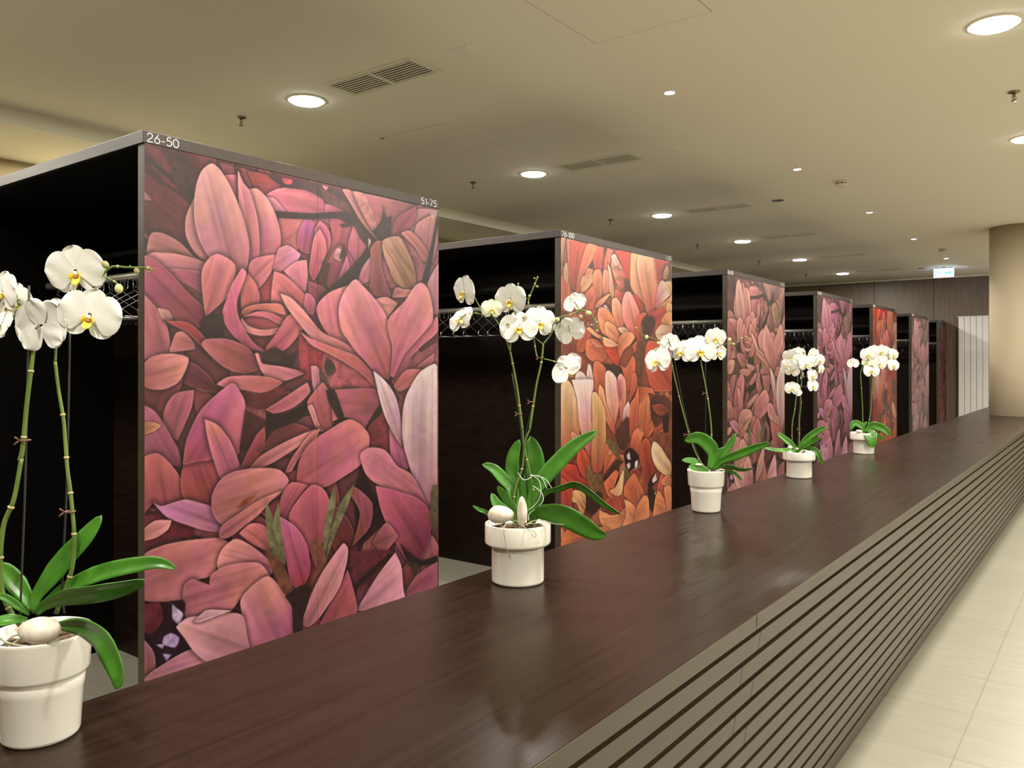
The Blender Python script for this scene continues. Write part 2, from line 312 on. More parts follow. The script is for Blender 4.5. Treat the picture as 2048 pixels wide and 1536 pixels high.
PIC_A="""95,50,48|80,38,40|d|-3,2283 127,2278 127,2084 -3,2055
122,56,60|105,52,50|d|-1,2278 42,2273 91,2213 123,2127 64,2156 16,2211
58,44,38|62,45,40|d|-1,2233 33,2203 82,2155 123,2115 130,2154 91,2182 42,2212 4,2249
75,50,44|66,46,42|d|42,2273 82,2273 123,2267 109,2143 77,2166 64,2218
110,48,52|120,60,58|d|-1,2188 33,2161 100,2115 127,2052 109,1966 64,2020 -1,2097
92,50,46|85,42,42|d|-1,2097 42,2065 118,1943 100,1927 -1,1983
190,120,115|170,95,95|p|-1,2121 18,2093 -1,2094
150,85,88|140,75,80|d|194,2275 239,2275 254,2236 214,2225
145,68,68|120,50,52|p|239,2275 307,2268 345,2244 331,2182 286,2204 260,2238
175,82,78|140,60,60|p|275,2266 340,2270 384,2254 373,2230 334,2182 302,2202
215,130,138|205,110,125|p|329,2181 362,2220 419,2244 478,2243 521,2214 547,2104 419,2107 362,2123
228,160,160|215,125,140|p|331,2182 356,2184 390,2143 407,2112 362,2123
195,110,120|175,90,100|p|528,2204 592,2189 599,2122 534,2124
215,135,120|195,105,100|p|370,2118 478,2127 460,2044 430,1992 381,2001
175,92,102|150,72,80|p|547,2141 592,2151 646,2124 646,2016 579,1900 528,1953 553,2061
195,115,125|165,85,110|p|632,2129 673,2083 694,2040 673,1959 625,1937 612,2041
185,105,140|175,75,90|p|460,2123 490,2115 487,1990 454,1985 433,2010 436,2068
215,115,140|190,85,95|p|509,2128 540,2096 548,2045 528,1982 503,1949 490,2078
225,135,138|170,70,70|p|509,2093 528,2049 531,1997 503,1905 487,1874 472,1915 478,1982 490,2057
160,80,92|120,60,62|p|579,2035 632,1968 605,1888 559,1838 528,1879 540,1962
230,190,170|200,130,120|p|572,2023 602,2009 592,1970 556,1979
66,40,36|90,50,45|d|597,2050 605,2010 612,1973 589,1969 579,1983
205,120,130|165,85,100|p|607,1999 617,1951 602,1903 572,1880
75,40,40|60,35,35|d|515,1958 547,1955 534,1865 553,1830 509,1766 478,1815 521,1878
150,80,80|110,55,55|p|466,1871 515,1855 540,1828 509,1766 478,1800
170,108,108|150,85,92|d|804,2123 897,2283 1001,2281 1001,1781 865,1870 673,1873
205,145,140|190,115,125|p|889,2256 992,2281 995,2108 938,2064 889,2123 850,2132
210,150,140|185,115,118|p|897,2191 971,2253 992,2236 992,2107 971,2018 930,2063 889,2123
238,210,185|215,165,150|d|954,2272 995,2278 990,2244 971,2223
75,52,52|70,45,42|d|329,2274 419,2274 509,2280 585,2263 632,2221 673,2184 715,2107 694,2040 659,2080 629,2136 592,2144 592,2204 534,2213 466,2240 390,2235 356,2250
112,70,68|90,55,52|d|509,2266 572,2241 629,2209 629,2182 585,2191 528,2215
215,95,100|190,80,85|d|381,2272 416,2273 410,2253 387,2252
230,150,150|200,120,125|d|515,2278 540,2277 531,2260
52,36,36|48,32,32|d|353,2134 478,2152 592,2183 632,2160 629,2136 572,2148 478,2125 362,2109
60,40,38|60,40,38|d|579,2126 625,2144 625,2128 589,2116
52,36,36|60,42,38|d|673,2176 733,2082 694,1985 599,1857 518,1785 503,1802 585,1901 666,2012 687,2070
205,138,140|190,115,120|p|712,2027 701,1908 649,1874 666,1950
240,215,190|215,160,150|d|691,2090 701,2076 691,2039
205,140,128|170,95,98|p|589,2280 639,2276 694,2149 752,2085 730,2082 666,2151 625,2219
190,118,112|140,78,76|p|629,2280 744,2283 893,2280 865,2209 819,2122 759,2084 723,2104 680,2170 646,2240
215,150,140|190,120,115|d|632,2281 673,2281 715,2185 733,2098 694,2157 652,2226
165,85,100|150,75,85|p|897,2279 804,2196 792,2113 834,2125 889,2214
56,40,36|62,44,38|d|753,2249 766,2196 785,2208 787,2152 774,2095 733,2094 705,2124 726,2148 744,2184
205,138,118|170,100,92|p|827,2136 865,2156 905,2126 938,2089 963,2026 930,2021 889,2081 858,2109
160,98,86|135,70,66|p|723,2080 748,2085 744,1969 785,1838 701,1845 708,1979 698,2037
196,158,130|165,120,85|s|750,2088 819,2118 858,2059 889,1965 891,1911 862,1877 804,1904 774,1973 752,2034
215,155,135|180,110,100|p|804,1880 842,1876 897,1882 865,1846 789,1834
42,30,32|40,28,30|d|990,2253 998,2220 953,1939 930,1915 920,1920 963,2102
215,160,155|180,110,120|p|946,1904 1001,2023 1001,1764 971,1779
205,155,140|215,135,140|p|125,2128 104,2060 103,1990 127,1931 160,1892 180,1940 156,2039
200,120,125|190,100,115|p|204,2232 244,2240 254,2180 265,2081 234,2108
228,170,160|200,95,110|p|247,2264 260,2228 278,2202 302,2208 331,2182 362,2116 377,2028 367,1953 307,1927 275,1888 262,2007 249,2145
215,150,142|200,105,120|p|246,2263 260,2221 280,2193 307,2070 307,1920 275,1902 265,2034 249,2145
208,165,150|190,98,118|p|172,2267 194,2252 219,2207 244,2144 265,2068 279,1983 275,1915 265,1826 234,1843 194,1884 156,1936 137,1984 125,2058 125,2128 132,2187 146,2235
185,128,118|170,105,108|p|6,1930 16,1980 42,1986 86,1962 123,1918 160,1892 146,1883 64,1915 4,1899
232,165,150|205,125,130|p|2,1899 21,1914 86,1917 153,1897 150,1852 82,1865 42,1856
178,100,122|150,72,90|p|42,1859 82,1865 146,1858 151,1781 113,1809 82,1824
130,75,60|90,45,40|d|79,1824 109,1809 141,1787 153,1743 153,1711 123,1753
175,95,112|118,48,52|p|-1,1901 25,1890 64,1847 109,1783 160,1721 160,1673 127,1661 64,1692 21,1732 -1,1766
218,138,136|190,100,108|p|170,1924 189,1936 219,1923 238,1900 237,1863 219,1788 180,1732 156,1701 148,1768 144,1851 151,1890
165,70,75|140,55,60|d|275,1861 379,1931 466,1799 454,1726 351,1753 275,1713
228,148,134|200,110,110|p|278,1902 291,1931 329,1952 376,1964 356,1913 329,1854 302,1820 280,1855
218,150,172|205,115,130|p|370,1985 401,2005 443,1976 430,1945 384,1900 353,1899 362,1949
225,148,145|205,115,120|p|387,1900 430,1945 463,1955 466,1886 458,1820 419,1858
220,132,128|195,100,100|p|356,1896 390,1883 430,1845 461,1802 454,1744 401,1750 348,1763
200,118,132|180,95,105|p|460,1821 478,1815 495,1780 484,1728 454,1751
205,120,110|175,85,85|p|254,1825 275,1875 302,1831 311,1770 296,1715 260,1672
200,105,104|150,65,66|p|253,1722 307,1756 379,1766 401,1722 390,1679 356,1615 329,1583 286,1633 254,1685
118,52,50|100,45,46|d|275,1663 318,1648 362,1650 329,1583 296,1613
222,132,122|205,110,105|p|257,1729 280,1751 329,1765 379,1764 393,1725 340,1735 296,1738 262,1705
220,128,118|200,110,105|p|262,1709 307,1732 351,1729 390,1700 379,1685 329,1710 286,1714
225,150,135|215,130,120|p|257,1705 275,1676 318,1661 367,1672 393,1686 356,1646 307,1639 267,1655 254,1685
212,120,135|180,80,100|p|258,1894 271,1878 254,1812 242,1751 254,1685 291,1613 331,1576 280,1589 234,1634 209,1679 202,1721 214,1775 229,1829
215,125,125|180,90,90|p|451,1754 401,1722 367,1657 329,1586 351,1562 401,1595 448,1668 463,1705
48,34,30|44,30,28|d|139,1678 156,1705 204,1715 204,1616 170,1618 146,1640
60,38,34|50,32,30|d|329,1579 362,1594 401,1567 430,1581 413,1510 362,1510 318,1552
170,72,76|150,55,60|d|439,1653 540,1583 540,1494 454,1466 436,1581
190,105,108|165,80,88|d|528,1598 708,1508 744,1348 540,1334 515,1509
222,140,138|205,115,120|p|496,1758 540,1828 612,1868 605,1767 592,1675 625,1592 540,1650
235,165,155|200,110,112|p|376,1808 407,1797 454,1747 515,1664 585,1626 649,1585 659,1551 599,1584 528,1601 478,1637 436,1696 396,1757
212,128,124|175,85,86|p|441,1660 478,1633 540,1606 649,1558 701,1492 723,1413 673,1477 599,1535 540,1572 478,1608
205,145,150|170,95,108|p|478,1520 500,1517 540,1420 540,1331 509,1333 484,1437
60,55,42|80,62,50|d|534,1557 559,1531 566,1494 540,1476 524,1509
90,75,60|80,60,52|d|506,1509 534,1472 543,1412 528,1420 509,1458
85,88,62|92,90,66|d|553,1419 605,1429 652,1419 639,1407 559,1403
228,158,146|222,145,140|p|712,1816 766,1833 813,1808 766,1732
232,160,152|178,78,95|p|639,1898 673,1869 715,1823 766,1740 783,1628 787,1507 774,1459 723,1488 673,1547 625,1608 585,1682 578,1772 599,1842
212,125,132|180,85,100|p|995,1764 995,1686 913,1607 854,1531 811,1426 789,1443 842,1572 897,1640
228,155,148|190,92,108|p|922,1916 950,1888 969,1813 971,1736 897,1640 842,1572 796,1467 783,1475 789,1604 770,1724 842,1819 889,1898
150,88,92|140,80,85|d|850,1531 995,1635 995,1506 897,1473 819,1425
185,112,118|170,98,105|p|897,1515 980,1583 971,1531 913,1481
208,125,120|190,105,105|p|796,1426 850,1499 938,1498 873,1428 819,1401
195,120,122|180,105,112|p|-1,1766 16,1743 42,1697 57,1648 62,1593 55,1568 -1,1543
215,165,145|205,150,130|p|31,1723 59,1716 70,1686 46,1682
170,70,72|130,55,58|p|49,1679 109,1676 156,1621 184,1577 170,1557 109,1638
200,130,125|180,105,105|p|59,1568 77,1637 95,1644 123,1607 127,1582
180,108,104|135,62,66|p|144,1601 156,1618 204,1623 244,1611 280,1585 318,1511 265,1491 214,1511 170,1557
222,155,135|185,105,105|p|-1,1531 21,1555 64,1565 109,1550 102,1506 82,1462 42,1439 -1,1453
225,150,140|205,125,120|p|296,1569 307,1569 318,1531 384,1517 430,1503 454,1488 390,1461 345,1465 318,1497
220,135,130|195,105,108|p|185,1453 214,1478 275,1484 340,1476 384,1454 351,1427 307,1415 254,1431 214,1439
110,42,44|80,34,36|d|265,1430 318,1415 384,1440 396,1383 307,1350 265,1377
182,108,112|160,88,95|p|49,1369 74,1422 124,1434 119,1378 99,1310 81,1256 49,1307
175,105,122|155,80,92|p|-4,1389 25,1364 54,1300 84,1221 92,1161 74,1170 -4,1219
205,150,110|180,120,90|p|-4,1329 21,1327 41,1314 25,1296 -4,1284
190,110,104|165,82,82|p|-4,1205 30,1218 64,1175 94,1108 99,1044 49,1027 21,1047 -4,1005
168,85,84|150,68,70|p|94,1160 129,1190 166,1182 190,1142 193,1040 166,1009 99,1044
200,115,140|170,75,85|p|231,1456 249,1429 266,1384 265,1280 246,1185 193,1178 124,1173 95,1167 104,1253 140,1356 193,1424
225,140,138|190,105,115|p|153,1326 188,1302 226,1232 252,1133 237,1105 204,1085 177,1173 161,1254
75,34,36|55,25,28|d|266,1354 349,1295 313,1199 249,1200
175,85,88|130,55,58|p|249,1126 301,1253 326,1283 326,1205 272,1114
125,64,60|100,48,48|p|313,1191 362,1270 412,1291 478,1259 399,1212
40,22,22|36,20,20|d|331,1334 387,1323 458,1373 472,1421 458,1317 374,1273 337,1265
205,122,125|180,95,102|p|328,1350 368,1378 465,1453 475,1413 419,1352 356,1333
195,112,115|170,88,92|p|465,1373 519,1452 551,1393 558,1276 519,1247 478,1324
228,158,146|215,135,130|p|466,1353 482,1360 509,1272 523,1242 499,1253
185,108,110|165,90,95|p|547,1418 728,1411 736,1322 689,1243 643,1273 605,1297 555,1285
45,32,30|42,30,28|d|530,1418 562,1417 602,1285 583,1278 540,1369
45,32,30|42,30,28|d|746,1348 757,1330 693,1225 679,1244 728,1332
135,62,66|115,50,55|d|689,1243 769,1320 786,1131 697,1142
48,24,26|50,28,30|d|658,1087 720,937 765,822 720,771 650,720 635,937
225,150,145|185,110,112|p|275,1120 313,1169 399,1220 495,1259 478,1219 425,1185 349,1137 295,1117
218,136,128|190,108,108|p|390,1092 412,1147 478,1243 509,1258 492,1205 432,1136 412,1096
210,130,128|182,92,108|p|613,1288 658,1263 694,1208 689,1139 658,1083 605,1048 547,1017 506,1009 451,1028 430,1045 438,1128 465,1188 519,1235
205,125,140|180,95,112|p|777,1239 819,1181 867,1056 819,1009 786,1068
235,220,212|200,130,150|p|711,1497 757,1454 802,1381 826,1271 832,1143 802,1192 757,1294 732,1393
235,222,208|188,112,135|p|980,1529 994,1515 994,827 934,849 897,940 862,1057 834,1179 836,1315 853,1387 911,1487
210,135,142|185,105,118|p|659,1130 697,1155 761,1134 811,1055 871,1009 929,892 957,825 897,884 819,936 736,978 681,1040
195,105,122|112,42,50|p|720,981 819,936 906,883 966,795 957,684 902,572 862,593 802,705 744,862
98,95,62|85,80,55|d|971,936 996,932 996,731 972,698 959,815
155,88,88|130,70,70|p|628,734 697,803 706,905 635,992 620,965 658,872
172,105,98|140,78,76|p|708,730 765,804 815,729 753,670
105,48,52|90,42,46|d|620,711 777,676 836,587 643,534
48,30,28|45,28,28|d|631,563 777,658 790,646 697,581 643,538
42,28,28|38,26,26|d|823,695 915,592 994,588 994,559 897,564 853,609
60,48,40|60,45,40|d|867,596 906,575 893,524 875,539
168,92,105|150,78,90|p|897,522 994,559 994,425 836,437
225,165,168|200,130,145|p|802,658 828,590 838,477 849,419 697,429 643,448 728,575
120,50,55|95,38,44|d|-4,1011 54,992 124,941 124,891 64,924 25,907 -4,905
208,135,122|198,125,118|p|-4,724 -4,871 40,893 99,896 199,879 223,843 193,801 177,751 119,741 94,689 49,695
205,140,170|195,120,140|p|20,1051 40,1032 99,1043 140,1023 177,996 201,929 196,907 161,916 104,952 54,992
230,165,150|205,135,128|p|-4,921 -4,958 25,985 66,977 59,949 30,926
218,145,132|190,118,120|p|177,971 173,1044 199,1101 243,1123 313,1123 374,1106 403,1058 380,1015 349,990 313,971 266,914 215,915
150,80,45|150,80,45|d|240,983 266,1011 298,1021 275,993 255,982
215,142,122|190,118,108|p|193,886 199,923 243,956 313,1001 379,1021 349,994 313,948 289,927 218,876
198,112,108|180,92,95|p|375,927 380,1004 412,1050 468,1027 425,971 406,904
195,108,108|165,82,90|p|482,1027 523,1000 549,921 540,824 512,765 499,672 465,778 403,905 432,974
212,128,128|190,100,110|p|283,914 328,892 343,788 289,833 249,885
210,120,150|165,55,78|p|373,923 425,868 465,778 474,671 445,608 412,643 387,799
225,155,148|205,125,130|p|187,788 199,835 237,867 278,836 325,778 356,723 337,690 266,753 193,757
215,142,132|195,118,118|p|96,682 99,737 119,752 166,715 169,750 204,772 255,770 313,751 346,683 289,664 255,638 221,595 145,598 104,620
42,20,28|38,18,24|d|-4,717 44,697 99,681 96,613 79,588 124,489 49,473 21,466 -4,604
110,45,55|95,38,45|d|-4,704 35,697 44,632 16,596 -4,617
235,225,240|225,210,230|d|68,680 81,660 96,634 85,600 69,630
200,180,215|190,165,200|d|47,573 64,580 86,554 76,525 44,550
205,190,215|180,160,190|d|28,554 49,548 44,533
200,185,215|180,160,190|d|44,516 66,503 54,483
175,108,115|150,88,98|p|-4,587 21,533 25,464 -4,437
215,150,155|185,120,135|p|-4,343 -4,443 49,480 124,500 188,448 232,384 124,341
215,148,140|185,95,120|p|253,627 278,664 337,695 387,612 420,522 422,446 362,396 289,374 269,510
228,172,170|195,125,150|p|77,596 104,617 177,604 256,574 273,486 289,374 188,404 124,489 99,549
240,200,198|220,165,165|p|124,598 156,627 229,598 188,596 140,589
130,135,88|110,108,68|d|330,994 349,933 357,885 390,759 393,719 349,786 330,891
138,142,95|112,108,66|d|371,981 377,895 394,735 368,812 352,893
135,140,98|112,112,72|d|562,1012 566,934 547,822 523,697 521,804 540,939
128,134,90|105,102,66|d|637,1007 609,908 562,794 530,691 547,814 583,931
128,88,58|105,65,48|d|325,833 349,786 380,739 409,652 420,589 387,608 349,717 330,784
138,92,64|110,68,52|d|480,786 506,810 532,703 523,631 465,589 499,688
180,95,102|150,72,84|p|611,637 646,473 635,408 499,419 547,516
222,158,155|195,118,130|p|594,756 611,730 609,680 583,579 540,510 499,460 465,445 448,467 478,573 519,657
50,30,28|45,28,28|d|390,595 445,624 482,604 455,517 445,369 420,371 412,548"""
PIC_B="""205,160,125|190,130,100|p|1,2280 42,2283 34,2183 7,2102 1,2126
205,110,85|195,100,75|p|1,2114 38,2106 70,1954 38,1847 1,1857
225,190,140|205,160,115|p|30,2131 46,2140 58,2063 42,2009 22,2039
70,50,42|66,46,40|d|37,2287 45,2283 22,2155 8,2057 1,2056 15,2141
228,130,105|185,75,58|p|42,2282 102,2286 78,2112 98,1983 70,2006 50,2173
205,90,72|165,62,50|p|70,2283 203,2277 160,2163 119,1979 94,1983 74,2111
228,150,115|200,100,80|p|203,2281 294,2276 228,2167 160,2070 139,1974 111,1971 127,2066 160,2177
220,110,88|200,85,68|p|290,2276 335,2276 326,2147 272,2125 246,2183
225,130,105|200,95,75|p|344,2274 418,2273 381,2168 372,2083 330,2036 326,2147
66,44,40|62,42,38|d|340,2284 367,2282 340,2197 326,2077 319,1979 319,2090 333,2217
70,45,40|75,50,42|d|194,2114 237,2175 255,2150 220,2118
240,205,165|215,155,120|p|148,2028 169,2078 228,2099 263,2090 237,2039 194,1993 152,1969
230,165,125|205,125,95|p|203,2129 246,2122 220,2077 177,2079
225,155,120|200,115,88|p|255,2116 308,2130 326,2063 317,1965 281,1927 246,1972 242,2046
215,130,100|190,95,75|p|177,1951 246,2026 272,1933 255,1884 194,1879
235,170,150|215,120,100|p|335,2134 372,2132 381,2000 353,1948 326,2008
245,215,185|225,170,135|p|369,2181 390,2156 418,2046 426,1983 409,1957 386,2000 381,2098
245,180,170|215,95,85|p|409,2250 447,2235 515,2151 530,2088 495,2026 447,2064 400,2171
215,70,62|195,60,52|p|433,2272 495,2289 585,2282 575,2123 565,2019 525,2059 515,2159 466,2238
240,225,215|235,160,150|p|400,2234 433,2254 476,2196 437,2176
150,120,80|140,105,75|d|400,2150 447,2174 515,2151 466,2152
150,118,80|140,100,72|d|423,2089 476,2107 525,2095 476,2089
150,120,82|140,105,75|d|423,2047 466,2045 525,2011 476,2017
100,60,50|85,50,44|d|515,2101 575,2094 575,2020 545,2003 520,2043
225,110,90|200,90,70|p|437,2027 495,1998 485,1946 428,1955
90,60,55|85,50,44|d|326,1911 362,1921 418,1905 466,1937 495,1933 456,1894 381,1873 335,1884
240,225,225|225,170,165|d|326,1904 353,1910 381,1880 400,1854 362,1872
245,195,170|235,110,85|p|409,1953 447,1964 495,1911 515,1811 495,1760 437,1764 409,1861
205,110,85|180,80,62|p|263,1926 290,1942 381,1986 353,1941 290,1887 255,1884
245,195,150|225,150,110|p|259,1888 290,1928 381,1986 390,1980 335,1925 290,1890
235,200,150|215,110,85|p|585,2286 699,2286 710,2125 742,1901 699,1958 616,2010 575,2064 575,2196
240,205,160|205,70,58|p|699,2286 814,2285 842,2180 848,2096 820,1954 786,1867 742,1879 710,1959 668,2075 636,2190 647,2281
215,85,70|190,60,50|p|814,2285 970,2285 900,2188 871,2098 842,2126 825,2217
100,70,50|85,60,45|d|888,2187 923,2254 982,2279 994,2145 935,2122 900,2149
220,175,120|195,140,95|p|911,2205 946,2258 964,2221 935,2153 900,2149
245,235,230|230,110,110|p|854,2097 888,2136 958,2109 1000,2049 923,1994 842,1917 820,1938 837,2033
235,215,170|230,180,130|p|923,2128 994,2137 1000,2041 952,2060
240,185,130|220,130,95|p|809,1899 854,1941 970,2015 1000,2049 1000,2001 946,1941 854,1910
215,95,75|180,70,55|p|742,1879 946,1949 1000,1953 900,1851 809,1760 732,1810
240,200,130|225,155,100|p|946,1973 1000,1969 1000,1841 946,1878
240,190,130|205,120,85|p|888,1850 935,1901 1000,1913 1000,1729 923,1750 854,1747
230,215,190|215,160,120|p|820,1753 876,1810 1000,1793 1000,1689 900,1686 842,1708
215,80,65|195,65,55|p|575,2006 636,1997 678,1956 689,1897 668,1866 616,1892
245,190,180|225,75,65|p|525,2008 565,2018 605,1979 657,1895 668,1821 636,1752 616,1699 565,1741 515,1811 493,1911
225,115,90|200,85,65|p|621,1796 678,1881 732,1885 678,1822 657,1746 668,1671 636,1700
80,50,42|75,48,40|d|689,1837 742,1871 809,1860 820,1815 786,1752 732,1719 689,1762
120,80,60|95,62,48|d|657,1686 764,1735 742,1658 699,1522 678,1372 626,1359 616,1559 636,1670
210,100,75|175,75,58|p|742,1681 786,1690 994,1641 1000,1329 786,1338 742,1446 710,1560
240,165,120|215,125,95|p|290,1880 326,1893 400,1854 447,1765 476,1709 400,1699 326,1724 290,1798
215,110,80|190,90,68|p|152,1749 228,1753 220,1685 169,1603 119,1609 127,1688
245,200,150|235,170,125|p|190,1751 220,1759 290,1715 353,1697 317,1689 255,1707
225,135,100|205,105,80|p|194,1671 246,1686 317,1654 362,1627 362,1578 326,1543 272,1536 194,1577
235,160,120|215,130,100|p|228,1672 290,1653 353,1641 308,1633 272,1636
215,80,60|180,60,48|p|308,1688 381,1656 447,1665 565,1676 495,1609 466,1522 437,1522 381,1579
245,195,140|225,130,95|p|344,1787 362,1806 428,1778 471,1730 456,1672 400,1685 353,1725
248,215,185|240,180,150|p|456,1765 515,1775 565,1749 495,1731
240,180,135|215,110,85|p|476,1709 525,1740 595,1739 614,1707 575,1661 515,1623 476,1558 456,1651
248,210,160|235,170,125|p|326,1703 400,1685 466,1651 409,1639 344,1648
70,45,40|65,40,36|d|326,1529 437,1522 515,1493 476,1422 353,1453
225,125,90|200,95,70|p|476,1529 525,1500 595,1581 616,1559 616,1374 535,1348 515,1450
220,130,95|195,100,75|p|255,1536 290,1540 353,1495 353,1355 255,1359
240,235,235|225,200,200|p|207,1529 228,1516 250,1420 250,1359 203,1361 194,1455
245,240,235|240,225,225|p|107,1457 144,1483 194,1442 203,1361 119,1364
248,225,215|225,100,80|p|349,1465 372,1485 418,1464 476,1377 476,1276 437,1136 418,1081 381,1176 353,1318
245,190,180|215,80,65|p|456,1435 485,1463 525,1419 535,1309 515,1216 485,1132 476,1241
190,110,160|200,80,70|p|447,1421 476,1406 490,1312 476,1276 456,1349
245,190,150|205,80,62|p|290,1335 301,1397 335,1361 362,1248 437,1087 428,1052 353,1165 317,1251
215,120,88|185,90,68|p|565,1271 595,1461 626,1461 636,1379 575,1286
235,220,170|195,85,65|p|-2,1399 46,1430 94,1377 119,1296 144,1149 127,1058 54,1014 -2,995
250,245,245|215,75,62|p|78,1430 246,1425 246,1344 263,1268 242,1154 237,1018 228,931 186,991 135,1163 119,1310
200,120,170|190,80,90|p|242,1317 270,1261 255,1200 233,1168
225,200,140|190,85,60|p|242,1344 272,1346 317,1285 347,1221 353,1109 353,1004 317,843 246,847 233,951 242,1086
235,175,140|205,110,80|p|74,1116 111,1099 135,1057 111,1033 78,1076
215,100,75|165,60,48|p|135,1030 203,955 228,850 211,771 160,827 119,927
200,80,60|160,55,44|p|-2,931 111,901 144,830 211,778 211,717 86,774 -2,854
225,130,95|195,100,75|p|353,1004 428,1010 447,922 400,872 335,812
240,185,145|210,130,100|p|358,955 400,971 428,953 381,931
245,235,240|215,120,110|p|500,1131 510,1217 553,1274 570,1242 565,1162 535,1128
95,55,42|70,42,34|d|437,1065 476,1112 545,1171 567,1125 565,1008 525,948 476,961
120,110,70|100,88,60|d|353,1032 400,1034 466,955 485,888 447,908 381,980
220,130,92|185,85,60|p|565,1023 575,1256 616,1298 647,1386 659,1303 652,1103 605,1033
230,150,110|170,60,45|p|595,1049 657,1084 705,1045 678,995 647,895 605,886 575,948
225,145,100|195,110,80|p|668,1266 742,1330 770,1229 764,1123 710,1060 657,1087
215,125,88|190,95,70|p|657,1371 786,1351 820,1303 742,1322 668,1266
210,120,85|185,95,68|p|710,1052 786,1121 809,1073 764,1016 710,1014
105,65,50|70,45,38|d|770,1275 900,1300 988,1248 988,1144 888,1097 820,1072 775,1160
160,85,58|125,62,46|p|786,1228 876,1238 970,1185 888,1152 820,1180
50,34,30|48,32,30|d|900,1135 970,1161 958,1027 911,1016
150,95,65|110,65,50|d|753,1002 900,1033 988,960 988,801 842,946 764,940
185,95,65|140,60,45|p|657,953 732,1005 775,939 820,756 786,692 732,679 678,816
240,230,190|225,180,130|p|779,908 803,970 876,926 946,838 988,785 988,705 935,706 842,768 797,836
225,160,115|200,130,90|p|882,675 935,706 988,689 988,617 900,641
45,30,30|42,28,28|d|515,920 565,957 647,895 647,798 575,795 535,816
245,240,245|230,225,235|d|540,909 565,928 575,875 550,879
245,240,245|230,225,235|d|621,854 645,862 641,799 616,814
245,240,245|230,225,235|d|540,844 565,855 575,831 555,809
170,85,60|150,72,52|p|575,795 616,810 678,763 668,735 575,765
45,30,30|45,30,30|d|748,683 820,740 842,682 786,646 831,576 797,460 753,515
250,245,245|240,230,235|d|786,700 825,739 837,691 797,675
245,240,240|235,230,230|d|809,596 825,608 825,585
120,115,72|110,100,65|d|520,840 555,791 575,729 570,682 535,721 515,782
80,52,40|70,45,36|d|326,786 447,893 515,869 476,846 466,740 437,710 437,831 353,774
130,110,70|110,85,55|d|203,914 255,825 326,820 317,739 281,697 220,750 194,835
225,130,90|195,100,72|p|335,756 437,824 466,798 428,704 476,638 381,657
248,215,170|230,170,120|p|381,699 437,710 505,813 515,804 495,656 447,651 409,673
205,120,85|190,105,75|p|515,696 575,758 616,773 657,670 647,552 595,548 515,645
210,125,88|190,105,72|p|647,716 710,622 699,587 657,558 636,636
190,95,68|160,75,56|d|353,648 476,638 535,612 515,551 437,532 344,602
235,170,120|215,140,98|p|299,590 400,533 476,531 540,567 535,496 495,447 409,432 335,471 299,535
245,180,130|215,135,95|p|515,616 575,582 636,510 595,438 495,433 535,510
235,160,110|210,130,92|p|605,436 636,540 710,603 748,577 759,461 742,419
225,150,100|205,125,88|p|797,452 820,563 854,610 911,537 946,443 988,426 970,382 786,408
230,160,110|210,135,95|p|911,623 988,617 988,434 946,458
60,38,32|52,34,30|d|194,700 317,697 326,633 246,568 186,622
240,200,140|215,160,105|s|82,690 90,754 177,724 190,661 173,598 144,604 119,669
195,85,65|150,62,48|p|-2,854 86,767 78,658 135,599 54,552 -2,598
215,130,90|185,95,68|p|-2,446 30,513 86,538 169,491 228,409 119,372 -2,405
225,140,98|195,105,75|p|228,423 290,475 344,469 418,416 362,304 246,336"""
